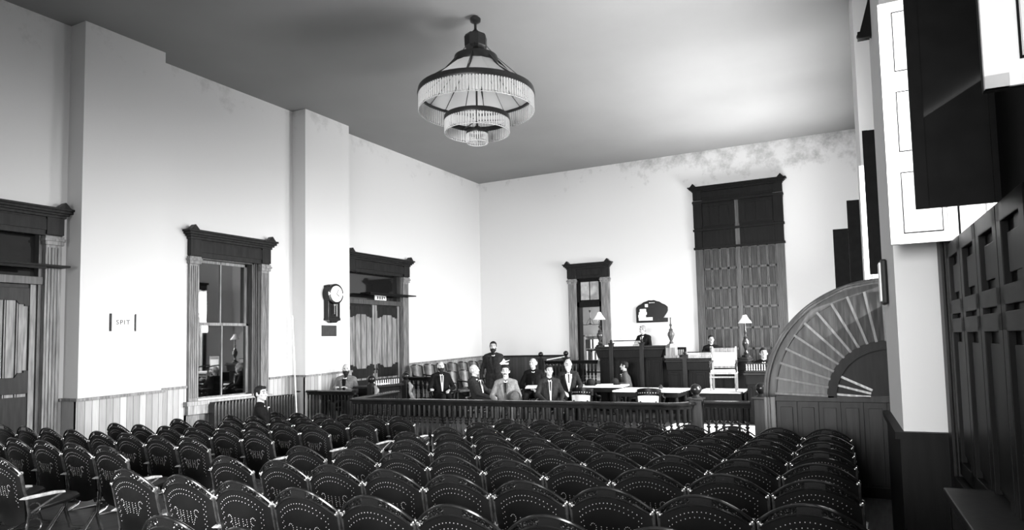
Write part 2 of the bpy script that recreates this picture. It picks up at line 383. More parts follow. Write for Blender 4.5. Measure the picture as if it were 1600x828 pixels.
def back_window():
    t=setting('window_2',(-3.11,D,0),0)
    x0,x1=-.97,.99
    # casing over two storeys
    casing(t,x0,x1,.22,1.15,5.80,6.16,over=.13,matl='walnut_lit',dark='walnut')
    b=MB()
    b.box(x0-.22,x1+.22,-.075,0,4.38,5.8); b.box(x0-.22,x0,-.11,0,4.42,5.0); b.box(x1,x1+.22,-.11,0,4.42,5.0)
    for z in (4.40,4.92,5.72): b.box(x0-.25,x1+.25,-.13,0,z-.03,z+.03)
    b.box(x0-.23,x0+.02,-.12,0,4.98,5.7); b.box(x1-.02,x1+.23,-.12,0,4.98,5.7)
    b.build('transom_frame','walnut',t,smooth=False,bevel=.004)
    for a,c in ((x0+.04,-.05),(.05,x1-.04)):
        b=MB(); b.box(a,c,-.10,-.07,5.02,5.66); b.box(a+.03,c-.03,-.115,-.1,5.05,5.1); b.box(a+.03,c-.03,-.115,-.1,5.58,5.63)
        for q in range(3): b.box(a+(c-a)*(.2+.3*q)-.01,a+(c-a)*(.2+.3*q)+.01,-.115,-.1,5.1,5.58)
        b.build('upper_shutter','walnut',t,smooth=False)
    b=MB(); b.box(-.06,.06,-.08,0,1.15,5.7); b.box(x0-.02,x0,-.08,.0,1.15,4.4); b.box(x1,x1+.02,-.08,0,1.15,4.4); b.build('mullion','walnut_lit',t,smooth=False)
    for a,c in ((x0,-.06),(.06,x1)):
        n=4; w=(c-a)/n; zs=[1.15,1.55,2.13,2.70,3.25,3.80,4.38]
        for q in range(n):
            b=MB(); u=a+q*w; b.box(u+.006,u+w-.006,-.03,-.01,1.15,4.38); b.mi=1
            b.box(u+.006,u+.035,-.05,-.03,1.15,4.38); b.box(u+w-.035,u+w-.006,-.05,-.03,1.15,4.38)
            for z in zs: b.box(u+.006,u+w-.006,-.05,-.03,max(1.15,z-.03),z+.03)
            b.mi=0
            for z0,z1 in zip(zs,zs[1:]): b.box(u+.055,u+w-.055,-.042,-.03,z0+.06,z1-.06)
            b.build('shutter_leaf',['walnut_panel','walnut_lit'],t,smooth=False,bevel=.003)  # paler frame bars: the light they catch is put into the colour
    b=MB(); b.box(x0-.3,x1+.3,-.14,0,1.08,1.15); b.build('sill','walnut_lit',t,smooth=False)
back_window()
# ---------------------------------------------------------------- right hand windows with shutters standing open into the room
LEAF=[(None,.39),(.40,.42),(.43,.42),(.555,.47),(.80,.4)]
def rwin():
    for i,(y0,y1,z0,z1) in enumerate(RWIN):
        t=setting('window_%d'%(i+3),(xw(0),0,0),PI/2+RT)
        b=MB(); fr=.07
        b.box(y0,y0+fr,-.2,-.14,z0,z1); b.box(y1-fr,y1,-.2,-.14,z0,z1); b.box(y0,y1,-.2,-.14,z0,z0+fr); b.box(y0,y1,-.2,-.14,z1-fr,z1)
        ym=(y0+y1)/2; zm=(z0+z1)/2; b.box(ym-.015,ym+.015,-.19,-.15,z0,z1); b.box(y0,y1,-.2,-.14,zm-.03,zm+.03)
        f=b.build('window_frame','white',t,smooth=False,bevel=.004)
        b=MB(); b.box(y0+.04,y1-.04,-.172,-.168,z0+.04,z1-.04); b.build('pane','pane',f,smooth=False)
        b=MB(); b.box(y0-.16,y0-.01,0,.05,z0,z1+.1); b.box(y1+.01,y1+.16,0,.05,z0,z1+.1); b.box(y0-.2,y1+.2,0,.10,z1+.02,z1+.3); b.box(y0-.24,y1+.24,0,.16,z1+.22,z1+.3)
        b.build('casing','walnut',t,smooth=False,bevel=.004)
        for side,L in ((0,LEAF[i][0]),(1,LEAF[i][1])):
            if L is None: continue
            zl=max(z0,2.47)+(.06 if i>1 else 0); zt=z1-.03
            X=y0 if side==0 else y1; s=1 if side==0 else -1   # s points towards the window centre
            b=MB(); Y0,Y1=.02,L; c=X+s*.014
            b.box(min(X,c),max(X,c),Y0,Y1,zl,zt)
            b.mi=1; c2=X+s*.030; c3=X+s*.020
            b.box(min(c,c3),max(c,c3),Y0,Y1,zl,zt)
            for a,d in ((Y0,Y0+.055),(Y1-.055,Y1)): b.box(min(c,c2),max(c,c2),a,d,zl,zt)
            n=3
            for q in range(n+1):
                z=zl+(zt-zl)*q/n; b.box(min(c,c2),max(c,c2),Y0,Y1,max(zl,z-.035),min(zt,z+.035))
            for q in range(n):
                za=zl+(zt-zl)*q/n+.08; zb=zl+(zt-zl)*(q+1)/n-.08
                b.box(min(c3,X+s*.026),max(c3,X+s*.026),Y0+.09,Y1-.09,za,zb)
            b.mi=0  # thin dark bars paint the shadow lines round the panels
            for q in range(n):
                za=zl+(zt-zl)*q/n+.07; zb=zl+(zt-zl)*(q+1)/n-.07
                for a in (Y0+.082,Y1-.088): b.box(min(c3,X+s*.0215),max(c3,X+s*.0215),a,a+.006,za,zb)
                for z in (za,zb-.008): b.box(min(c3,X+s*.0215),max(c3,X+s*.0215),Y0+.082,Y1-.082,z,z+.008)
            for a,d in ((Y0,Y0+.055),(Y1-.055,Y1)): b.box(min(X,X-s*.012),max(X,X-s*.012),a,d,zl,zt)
            b.build('shutter_leaf',['blind','white'],t,smooth=False)  # black back, white face: unlit and lit sides put into the colour
        if i==1:   # lower closed panelled shutters
            n=4; w=(5.28-3.2)/n
            for q in range(n):
                a=3.2+q*w; b=MB(); b.box(a+.005,a+w-.005,.0,.05,.92,2.45)
                for u,v in ((a+.005,a+.09),(a+w-.09,a+w-.005)): b.box(u,v,.05,.085,.92,2.45)
                for z in (.92,1.86,1.98,2.36): b.box(a+.005,a+w-.005,.05,.085,z,z+.09)
                for za,zb in ((1.06,1.80),(2.12,2.30)): b.box(a+.14,a+w-.14,.05,.07,za,zb)
                b.build('lower_shutter','walnut',t,smooth=False,bevel=.004)
            b=MB(); b.box(2.27,3.60,.0,.05,.9,4.3); b.box(2.4,3.47,.05,.065,1.1,4.2); b.build('window_mullion','walnut',t,smooth=False,bevel=.004)  # dark panel added to blacken the bright wall between the windows
            b=MB(); b.box(5.30,5.585,.0,.09,.0,4.4); b.box(5.36,5.52,.09,.11,.2,4.3); b.build('window_jamb','walnut_mid',t,smooth=False,bevel=.004)
            b=MB(); b.box(2.4,5.3,.0,.12,.80,.90); b.box(2.4,5.3,0,.05,-.1,.80); b.build('sill','walnut',t,smooth=False,bevel=.005)
RWIN[0]=(-.4,2.12,2.5,4.2); RWIN[1]=(3.75,5.2,2.45,4.2)
rwin()
b=MB(); b.prism([(0,0),(-.10,.06),(0,.42)],-.03,.03,'xz'); b.box(-.12,-.02,-.04,.04,.0,.06); b.ball((-.1,0,.03),.03)
o=b.build('wall_bracket','blackwood',smooth=False); o.location=(xw(6.6)-.375,6.6,4.53); o.rotation_euler=(0,0,RT); tag(o,'small dark wedge bracket high on the pier beside the tall bright shutter','bracket')
t=thing('wall_plaque','dark oblong frame hung on the white pier above the fan screen','plaque',(xw(6.4)-.385,6.4,2.30),-PI/2+RT)
b=MB(); b.box(-.11,.11,-.045,0,-.19,.19); b.build('frame','walnut_mid',t,smooth=False,bevel=.015)
b=MB(); b.box(-.085,.085,-.058,-.043,-.165,.165); b.build('face','paper',t,smooth=False,bevel=.004)
t=thing('window_bench','low dark bench top under the panelled shutters on the right','bench',(xw(3.4)-.17,3.3,zf(3.3)),RT)
b=MB(); b.box(-.13,.13,-.95,.95,.70,.75); b.build('bench_top','walnut_mid',t,smooth=False,bevel=.008)
for sy in (-.85,.85):
    b=MB(); b.box(-.11,.11,sy-.03,sy+.03,0,.70); b.build('leg','walnut',t,smooth=False)
b=MB(); b.box(-.02,.02,-.82,.82,.2,.28); b.build('stretcher','walnut',t,smooth=False)

# ---------------------------------------------------------------- quarter-round fan screen
def fan():
    t=thing('fan_screen','dark quarter-round wooden screen with radiating slats beside the right pier','screen',(.19,8.62,0))
    zc=1.13; a0=math.radians(80)
    def ring(b,r0,r1,y0,y1,a0=a0,a1=PI,n=40):
        b.prism(arc(0,zc,r1,a0,a1,n)+arc(0,zc,r0,a1,a0,n),y0,y1,'xz')
    b=MB(); ring(b,.58,1.27,.0,.03); b.build('fan_panel','walnut_mid',t,smooth=False)
    b=MB(); ring(b,1.22,1.32,-.05,.05); ring(b,1.31,1.345,-.09,.09); ring(b,1.335,1.375,-.06,.06)
    b.box(-1.345,-1.24,-.05,.05,-.02,zc); b.box(-1.375,-1.335,-.06,.06,0,zc); b.box(-1.32,-1.30,-.09,-.05,0,zc)
    b.build('rim','walnut_gloss',t,smooth=True,bevel=.004)
    b=MB(); ring(b,.57,.66,-.05,.05); ring(b,.555,.585,-.07,.07); b.build('inner_rim','walnut',t,smooth=True)
    for k in range(12):
        a=PI-math.radians(2+8.7*k)
        M=Matrix.Translation((0,0,zc))@Matrix.Rotation(-a,4,'Y')
        b=MB(); b.box(.65,1.24,-.06,.0,-.014,.014,M); s=b.build('slat','walnut_lit',t,smooth=False)
        if k<11:
            M2=Matrix.Translation((0,0,zc))@Matrix.Rotation(-(a-math.radians(4.3)),4,'Y')@Matrix.Rotation(.12,4,'X')
            b=MB(); b.prism([(.66,-.04),(1.23,-.082),(1.23,.082),(.66,.04)],-.022,-.006,'xz',M2); b.build('blade','walnut_panel',t,smooth=False)
    for k in range(3):
        a=PI-math.radians(4+11*k); M=Matrix.Translation((0,0,zc))@Matrix.Rotation(-a,4,'Y')
        b=MB(); b.box(.2,.56,-.05,-.02,-.012,.012,M); b.build('inner_slat','oak_pale',t,smooth=False)
    b=MB(); b.prism(arc(0,zc,.57,a0,PI,24)+[(0,zc)],.0,.02,'xz'); b.build('inner_panel','walnut',t,smooth=False)
    for k in range(6):
        u=-1.24+k*.24; b=MB(); b.box(u,min(.22,u+.24),-.0,.03,0,zc-.02); b.box(u+.05,min(.2,u+.19),-.02,0,.15,zc-.12); b.build('base_panel','walnut_mid',t,smooth=False,bevel=.004)
    b=MB(); b.box(-1.24,.2,-.05,.04,zc-.05,zc+.02); b.build('base_rail','walnut_mid',t,smooth=False,bevel=.004); b=MB(); b.box(-1.24,.2,-.04,-.02,0,.12); b.build('plinth','walnut',t,smooth=False,bevel=.004)
fan()

# ---------------------------------------------------------------- theatre seats
GRP='theatre seats of the public benches'
def make_seat():
    t=thing('theatre_seat','x','chair',(0,0,0),0,GRP)
    RC=math.tan(math.radians(11))    # recline
    def rec(x,z,d=0): return (x,-(z-.45)*RC+ .035*(1-(x/.25)**2)*-1+d,z)   # back panel surface, bowed
    off=rec(.24,.70)[1]
    def P(x,z,d=0):
        p=rec(x,z,d); return (p[0],p[1]-off,p[2])
    def zo(x): return .70+.115*(1-(x/.245)**2)
    def zi(x): return .672+.092*(1-(x/.232)**2)
    # perforated plywood back
    b=MB(); nx,nz=14,8
    def grid(d):
        G=[]
        for i in range(nx+1):
            u=-1+2*i/nx; row=[]
            for j in range(nz+1):
                v=j/nz; w=.232*(1-.16*(1-v)**2.2)
                x=u*w; zt=zi(u*.232); zb=.30+.05*(u**2)
                row.append(b.b.verts.new(P(x,zb+(zt-zb)*v,d)))
            G.append(row)
        return G
    A=grid(-.005); B=grid(.005)
    for i in range(nx):
        for j in range(nz):
            b.b.faces.new((A[i][j],A[i+1][j],A[i+1][j+1],A[i][j+1])); b.b.faces.new((B[i][j],B[i][j+1],B[i+1][j+1],B[i+1][j]))
    for i in range(nx):
        for j in (0,nz): b.b.faces.new((A[i][j],A[i+1][j],B[i+1][j],B[i][j]))
    for j in range(nz):
        for i in (0,nx): b.b.faces.new((A[i][j],A[i][j+1],B[i][j+1],B[i][j]))
    # tack dots: two border lines and a scroll motif, on the rear face
    b.mi=1; dots=[]
    for inset,n in ((.030,17),(.058,14)):
        for k in range(n):
            u=-1+2*k/(n-1); x=u*(.195-inset*.6); dots.append((x,zi(x)-inset-.012*u*u))
        x0=.195-inset*.6; zt=zi(x0)-inset-.012
        for k in range(1,8 if inset<.04 else 6):
            for s in (-1,1): dots.append((s*(x0-.002*k),zt-.03*k))
    for s in (-1,1):
        for k in range(9):
            a=PI*(.15+1.35*k/8); dots.append((s*.098+s*.018*math.cos(a),.592+.022*math.sin(a)))
        for k in range(5): dots.append((s*(.088-.014*k*.5),.575-.013*k))
        for u in (.018,.05):
            for k in range(6): dots.append((s*u,.600-.013*k))
        dots.append((s*.034,.568))
    for x,z in dots:
        p=Vector(P(x,z,-.0055)); r=.0027
        vs=[b.b.verts.new(p+Vector((r*c,0,r*s))) for c,s in ((1,0),(.5,.87),(-.5,.87),(-1,0),(-.5,-.87),(.5,-.87))]; top=b.b.verts.new(p+Vector((0,-.0022,0)))
        for k in range(6):
            f=b.b.faces.new((vs[k],vs[(k+1)%6],top)); f.material_index=1
    b.build('back_panel',['ply','stud'],t)
    # arched top rail: outer bar, inner bar and scroll fretwork between
    b=MB(); n=20
    b.tube([P(-.245+.49*k/n,zo(-.245+.49*k/n),-.004) for k in range(n+1)],.0085,8)
    b.tube([P(-.232+.464*k/n,zi(-.232+.464*k/n)+.006,-.004) for k in range(n+1)],.0075,6)
    for s in (-1,1):
        for x,r in ((.065,.013),(.095,.013),(.125,.012),(.152,.010)):
            zc=(zo(x)+zi(x))/2; b.tube([P(s*x+r*math.cos(a*PI/4),zc+r*math.sin(a*PI/4),-.004) for a in range(8)],.0035,4,True)
        b.tube([P(s*x,(zo(x)*.45+zi(x)*.55)+.008*math.sin(x*150),-.004) for x in [.05+.012*k for k in range(14)]],.003,4)
    # solid centre of the rail
    b.prism([(x,zi(x)) for x in [-.055+.011*k for k in range(11)]]+[(x,zo(x)) for x in [.055-.011*k for k in range(11)]],P(0,.78)[1]-.006,P(0,.78)[1]+.002)
    b.build('top_rail','lacquer',t)
    # tipped-up seat
    b=MB(); M=Matrix.Translation((0,.06,.41))@Matrix.Rotation(math.radians(-82),4,'X')
    b.prism([(-.20,.0),(.20,.0),(.205,.30),(.17,.37),(.08,.395),(-.08,.395),(-.17,.37),(-.205,.30)],-.012,.012,'xz',M)
    b.build('seat','ply',t,bevel=.005)
    # cast iron standards
    for s in (-1,1):
        x=s*.236; b=MB(); fw=.009
        b.tube([(x,.20,.012),(x,.08,.05),(x,.03,.22),(x,.06,.40),(x,.03,.55),(x,.0,.70)],[.013,.012,.010,.012,.010,.0115],8)
        b.tube([(x,-.20,.012),(x,-.10,.06),(x,.02,.24)],[.013,.012,.009],8)
        b.tube([(x,.05,.40),(x,.16,.46),(x,.27,.515)],.009,6)
        for zc,r in ((.32,.05),(.44,.04)): b.tube([(x,.09+r*math.cos(a*PI/5),zc+r*math.sin(a*PI/5)) for a in range(10)],.005,4,True)
        b.mi=1; b.ball((x,0,.702),.0165,(.75,1,1)); b.ball((x-s*.012,-.006,.690),.008); b.mi=0
        b.box(x-.012,x+.012,-.23,.23,0,.012)
        b.build('leg',['iron_worn','nickel'],t)
        b=MB(); b.prism([(-.005,.52),(.03,.535),(.22,.54),(.285,.53),(.29,.515),(.22,.518),(.03,.512)],x-.0125,x+.0125,'yz'); b.build('armrest','oak_pale',t,bevel=.003)
    return t
seat0=make_seat(); seat_used=[False]
def put_seat(x,y,z,rz,label):
    if not seat_used[0]:
        seat_used[0]=True; seat0.location=(x,y,z); seat0.rotation_euler=(0,0,rz); seat0['label']=label
    else: dup(seat0,(x,y,z),rz,label)
ROWW=['first','second','third','fourth','fifth','sixth','seventh','eighth','ninth']
rzs=math.atan(-.0177/.5)
for j in range(-2,7):
    for i in range(9):       # centre of chair between nodes -i-1 and -i
        if j==-2 and i>5: continue
        c=-(i+.5)-(.12 if i==8 else 0); x=-.0302+.5*c-.0289*j; y=3.3705-.0177*c+.7664*j; zn=-.8867+.0029*c-.0409*j+1.86
        put_seat(x,y,zn-.70,rzs,'dark perforated theatre seat, %s row from the railing, %s seat right of the aisle'%(ROWW[6-j],ORD[9-i]))
LY=[2.66,3.45,4.24,5.02,5.88,6.74,7.60]
for j,y0 in enumerate(LY):
    for i in range((9,9,9,6,6,6,6)[j]):
        xr=-5.42-.045*j; c=i+.5; x=xr-.5*c; y=y0+.0177*c
        if x<W+.85: continue
        put_seat(x,y,.975-.0534*(y0-3.37)-.70-.002*c,rzs,'dark perforated theatre seat, %s row from the railing, %s seat left of the aisle'%(ROWW[6-j],ORD[i+1]))

# ---------------------------------------------------------------- railings
BAL=[(.030,0),(.030,.07),(.014,.085),(.030,.105),(.014,.125),(.022,.16),(.030,.24),(.022,.32),(.012,.43),(.030,.452),(.012,.474),(.028,.496),(.012,.518),(.032,.54),(.032,.72)]
def railing(name,label,path,h,z0=0,sp=.1,group=None,prof=BAL,top='lacquer',low=.08,rad=1):
    c=Vector((path[0][0],path[0][1],z0)); t=thing(name,label,'railing',c,0,group)
    loc=[(x-c.x,y-c.y) for x,y in path]
    b=MB(); b.sweep(loc,[(-.07,h-.045),(-.075,h-.02),(-.05,h),(.05,h),(.075,h-.02),(.07,h-.045),(.035,h-.055),(.03,h-.10),(-.03,h-.10),(-.035,h-.055)]); b.build('top_rail',top,t)
    b=MB(); b.sweep(loc,[(-.05,low-.06),(-.05,low),(.05,low),(.05,low-.06)]); b.build('bottom_rail','walnut',t)
    segs=[(Vector(a),Vector(q)) for a,q in zip(loc,loc[1:])]; tot=sum((q-a).length for a,q in segs); n=max(2,int(tot/sp))
    k=(h-.10-low)/prof[-1][1]
    b=MB(); b.lathe([(r*rad,low+z*k) for r,z in prof],n=8); o0=None
    for i in range(n):
        s=(i+.5)*tot/n
        for a,q in segs:
            L=(q-a).length
            if s<=L: p=a+(q-a)*(s/L); break
            s-=L
        if o0 is None: o0=b.build('baluster','lacquer',t); o0.location=(p.x,p.y,0)
        else:
            o=o0.copy(); COL.objects.link(o); o.parent=t; o.location=(p.x,p.y,0)
    return t
def newel(name,label,loc,h,r=.085,ball=.085,group=None,m='walnut_mid',cat='post'):
    t=thing(name,label,cat,loc,0,group)
    b=MB(); b.box(-r,r,-r,r,0,h); b.box(-r-.02,r+.02,-r-.02,r+.02,0,.14); b.build('shaft',m,t,smooth=False,bevel=.006)
    b=MB(); b.box(-r-.03,r+.03,-r-.03,r+.03,h,h+.03); b.lathe([(r*.9,h+.03),(r*.6,h+.05),(r*.45,h+.075)]); b.build('cap',m,t,bevel=.004)
    b=MB(); b.ball((0,0,h+.065+ball),ball,n=3); b.build('ball_finial','blackwood' if m!='oak' else 'walnut',t)
    return t
curve=[(-2.75+.36*math.sin(a*PI/12),9.62+.36*(1-math.cos(a*PI/12))) for a in range(1,6)]
railing('courtroom_railing','long dark turned-baluster railing dividing the public seats from the court',[(-8.78,11.1),(-8.36,9.37),(-2.75,9.62)]+curve,.93)
newel('newel_post','dark newel post with ball at the right end of the long railing',(-2.35,10.02,0),.95)
railing('courtroom_gate','short gate section of the railing between the two ball-topped posts',[(-2.24,10.05),(-1.58,10.08)],.93,sp=.11,rad=1.3)
newel('newel_post','bulky dark newel post with ball beside the fan screen',(-1.42,10.1,0),.97,r=.1)
railing('courtroom_railing','short dark railing between the aisle door and the left wall',[(-11.36,10.90),(-9.85,11.02)],.93,sp=.085,prof=[(.02,0),(.02,.06),(.012,.08),(.02,.30),(.012,.5),(.02,.56),(.02,.6)])
newel('newel_post','ball-topped post at the wall end of the jury box',(-10.98,14.3,0),1.0,r=.05,ball=.06)
railing('jury_railing','low dark railing along the near end of the jury box',[(-10.88,14.3),(-9.75,14.3)],1.03,sp=.13)
railing('bench_balustrade','low dark balustrade left of the judge bench',[(-8.15,16.9),(-6.6,16.9)],1.34,sp=.1)
newel('newel_post','dark turned post with ball left of the balustrade by the back door',(-8.29,16.9,0),1.38,r=.06,ball=.07)
newel('newel_post','dark post with ball standing before the back door casing',(-7.45,16.75,0),1.40,r=.06,ball=.07)
o=MB().tube([(-8.1,16.9,1.358),(-7.54,16.84,1.44)],.017).build('rod','white'); tag(o,'pale rod lying along the balustrade by the back door','rod')

# ---------------------------------------------------------------- chandelier
def chandelier():
    t=thing('chandelier','large tiered chandelier with dark hoops and crystal fringe','chandelier',(-5.525,9.114,0))
    def hoop(b,r,z0,z1,w=.018,n=48):
        b.prism([],0,0) if 0 else None
        V=[[b.b.verts.new((rr*math.cos(2*PI*k/n),rr*math.sin(2*PI*k/n),z)) for k in range(n)] for rr,z in ((r-w,z0),(r+w*.6,z0),(r+w,z0+(z1-z0)*.3),(r+w*.3,z1),(r-w,z1))]
        for i in range(5):
            a,c=V[i],V[(i+1)%5]
            for k in range(n): b.b.faces.new((a[k],a[(k+1)%n],c[(k+1)%n],c[k]))
    b=MB(); b.lathe([(.04,7.10),(.085,7.13),(.09,7.18),(.05,7.22)],n=24); b.lathe([(.022,6.95),(.022,7.12)],n=10); b.lathe([(.07,6.92),(.07,6.95),(.025,7.0)],n=16); b.build('canopy','iron',t)
    b=MB(); b.lathe([(.15,6.66),(.185,6.70),(.19,6.86),(.17,6.90),(.06,6.93)],n=8); b.lathe([(.03,6.60),(.05,6.63),(.04,6.67)],n=10); b.build('drum','iron',t,smooth=False)
    b=MB(); hoop(b,.345,6.39,6.53,.03); b.build('upper_hoop','iron',t)
    b=MB(); hoop(b,.935,5.87,5.97,.022); b.build('main_hoop','iron',t)
    b=MB(); hoop(b,.525,5.46,5.54,.016); b.build('middle_hoop','iron',t)
    b=MB(); hoop(b,.17,5.25,5.30,.012); b.build('lower_hoop','iron',t)
    b=MB(); b.tube([(0,0,6.62),(0,0,5.28)],.016); b.ball((0,0,5.60),.035); b.ball((0,0,5.20),.03)
    for k in range(3):
        a=k*2*PI/3+.5; b.tube([(0,0,5.48),(.52*math.cos(a),.52*math.sin(a),5.48)],.009,6); b.tube([(0,0,5.4),(.17*math.cos(a),.17*math.sin(a),5.28)],.008,6)
    b.build('stem','iron',t)
    for k in range(8):
        a=k*PI/4+PI/8; c,s=math.cos(a),math.sin(a); b=MB(); b.tube([(.35*c,.35*s,6.47),(.6*c,.6*s,6.19),(.93*c,.93*s,5.95)],.016,6); b.build('rib','iron',t)
    for k in range(4):
        a=k*PI/2+PI/8; c,s=math.cos(a),math.sin(a); b=MB(); b.tube([(.17*c,.17*s,6.72),(.36*c,.36*s,6.50),(.92*c,.92*s,5.98)],.005,5); b.build('suspension_rod','iron',t)
    # glazed cone shade
    b=MB(); n=16; r0,r1=.33,.92
    A=[b.b.verts.new((r1*math.cos(2*PI*k/n),r1*math.sin(2*PI*k/n),5.92)) for k in range(n)]; B=[b.b.verts.new((r0*math.cos(2*PI*k/n),r0*math.sin(2*PI*k/n),6.43)) for k in range(n)]
    A2=[b.b.verts.new(v.co+Vector((0,0,-.008))) for v in A]; B2=[b.b.verts.new(v.co+Vector((0,0,-.008))) for v in B]
    for k in range(n):
        q=(k+1)%n; b.b.faces.new((A[k],A[q],B[q],B[k])); b.b.faces.new((A2[k],B2[k],B2[q],A2[q])); b.b.faces.new((A[k],A2[k],A2[q],A[q])); b.b.faces.new((B[k],B[q],B2[q],B2[k]))
    s=b.build('glass_shade','shade',t,smooth=False)
    b=MB()
    for k in range(n):
        a=2*PI*k/n; c,s2=math.cos(a),math.sin(a); b.tube([(r1*c,r1*s2,5.905),(r0*c,r0*s2,6.415)],.006,4)
    b.build('leading','iron',s)
    def fringe(nm,r,z0,z1,n):
        b=MB()
        for k in range(n):
            a=2*PI*(k+.5)/n; w=PI*r/n*.8; M=Matrix.Translation((r*math.cos(a),r*math.sin(a),0))@Matrix.Rotation(a,4,'Z')
            zz=z0+random.uniform(-.006,.006); ww=w*random.uniform(.7,1)
            b.prism([(-.006,-ww),(.006,-ww*.3),(.006,ww*.3),(-.006,ww)],zz+.02,z1,'xy',M)
            b.ball(M@Vector((0,0,zz+.006)),.011,n=1)
        o=b.build(nm,'crystal',t,smooth=False); o['kind']='stuff'
    fringe('crystal_fringe',.935,5.62,5.87,120); fringe('crystal_fringe',.525,5.27,5.46,72); fringe('crystal_fringe',.17,5.11,5.25,28)
    b=MB(); n=40
    b.tube([(.525*math.cos(2*PI*k/n),.525*math.sin(2*PI*k/n),5.265) for k in range(n)],.007,5,True); b.tube([(.17*math.cos(2*PI*k/20),.17*math.sin(2*PI*k/20),5.105) for k in range(20)],.007,5,True); b.tube([(.935*math.cos(2*PI*k/n),.935*math.sin(2*PI*k/n),5.615) for k in range(n)],.005,5,True)
    b.build('bead_ring','crystal',t)
chandelier()

# ---------------------------------------------------------------- things on the left wall
def wallthing(name,label,cat,y,z,proud=0): return thing(name,label,cat,(W+proud,y,z),PI/2)
t=wallthing('wall_clock','dark pendulum wall clock with round white dial on the second pilaster','clock',11.62,2.87,.4)
b=MB(); b.box(-.185,.185,-.14,0,-.34,.40); b.prism([(-.185,-.34),(.185,-.34),(.20,-.40),(.12,-.42),(.06,-.46),(-.06,-.46),(-.12,-.42),(-.2,-.40)],-.15,0); b.build('case','blackwood',t,smooth=False,bevel=.006)
b=MB(); b.cone((0,-.20,.20),(0,-.0,.20),.235,.235,40); b.build('bezel','blackwood',t,bevel=.008)
b=MB(); b.cone((0,-.215,.20),(0,-.19,.20),.185,.185,40); d=b.build('dial','paper',t)
b=MB()
for a,L,w in ((.5,.13,.008),(2.2,.09,.011)): b.box(-w,w,-.219,-.216,.20,.20+L,Matrix.Translation((0,0,.2))@Matrix.Rotation(a,4,'Y')@Matrix.Translation((0,0,-.2)))
for k in range(12):
    a=k*PI/6; b.box(-.006,.006,-.218,-.2155,.355,.375,Matrix.Translation((0,0,.2))@Matrix.Rotation(a,4,'Y')@Matrix.Translation((0,0,-.2)))
b.build('hands','signink',d,smooth=False)
b=MB(); b.box(-.10,.10,-.145,-.14,-.30,-.06); b.build('door_pane','darkpane',t,smooth=False)
b=MB(); b.box(-.008,.008,-.152,-.146,-.26,.0); b.cone((.0,-.155,-.04),(.0,-.147,-.04),.035); b.box(.06,.085,-.152,-.145,-.31,-.02); b.build('pendulum','nickel',t,smooth=False)
b=MB()
for s in (-1,1): b.prism([(s*.185,.20),(s*.24,.24),(s*.235,.16)],-.205,-.19)
b.build('side_ornament','paper',t,smooth=False)
t=wallthing('wall_notice','small dark notice board under the pendulum clock','sign',11.59,2.23,.4)
b=MB(); b.box(-.23,.23,-.02,0,-.125,.125); b.build('board','signgrey',t,smooth=False,bevel=.004)
b=MB()
for z,xs in ((.03,((-.15,-.08),(-.05,.15))),(-.065,((-.13,-.02),(.03,.13)))):
    for a,c in xs: b.box(a,c,-.022,-.018,z-.02,z+.03)
b.build('faded_lines','darkboard',t,smooth=False)
t=wallthing('spit_sign','small white framed card reading SPIT on the first pilaster','sign',6.86,2.345,.4)
b=MB(); b.box(-.20,.20,-.012,0,-.14,.14); b.build('card','paper',t,smooth=False)
for u in (-.215,.19):
    b=MB(); b.box(u,u+.025,-.025,0,-.145,.145); b.build('side_frame','suit_mid',t,smooth=False)
b=MB(); b.box(-.19,.19,-.02,0,.13,.145); b.box(-.19,.19,-.02,0,-.145,-.13); b.build('rim','paper',t,smooth=False)
def text(body,size,mat_,parent,loc,rot=(PI/2,0,0)):
    cu=bpy.data.curves.new('lettering','FONT'); cu.body=body; cu.size=size; cu.align_x='CENTER'; cu.align_y='CENTER'; cu.extrude=.001; cu.offset=.0015; cu.space_character=1.25
    o=bpy.data.objects.new('tmp',cu); COL.objects.link(o); dg=bpy.context.evaluated_depsgraph_get()
    me=bpy.data.meshes.new_from_object(o.evaluated_get(dg)); bpy.data.objects.remove(o)
    me.materials.clear(); me.materials.append(MATS[mat_]); q=bpy.data.objects.new('lettering',me); COL.objects.link(q); q.parent=parent; q.location=loc; q.rotation_euler=rot
    return q
text('SPIT',.105,'signink',t,(0,-.0135,.0))
# radiator under the window
t=thing('radiator','long dark cast-iron column radiator under the dark sash window','radiator',(W+.21,9.68,0),PI/2)
for k in range(26):
    x=-.95+k*.076; b=MB(); b.prism([(x-.03,.10),(x+.03,.10),(x+.032,.80),(x+.015,.86),(x-.015,.86),(x-.032,.80)],-.09,.09); b.build('section','iron',t,bevel=.008)
b=MB(); b.tube([(-1.0,-.03,.16),(1.0,-.03,.16)],.03); b.tube([(-1.02,0,.0),(-1.02,0,.3),(-.97,0,.3)],.02); b.tube([(1.0,0,.0),(1.0,0,.2)],.02); b.build('pipe','iron',t)
b=MB(); b.tube([(0,0,0),(-.13,-.02,2.50)],.014,8); b.cone((-.13,-.02,2.49),(-.132,-.02,2.56),.02,.012,8); o=b.build('window_pole','white'); o.location=(W+.33,10.72,0); o.rotation_euler=(0,0,0)
tag(o,'thin pale window pole leaning on the wall beside the second pilaster','pole')
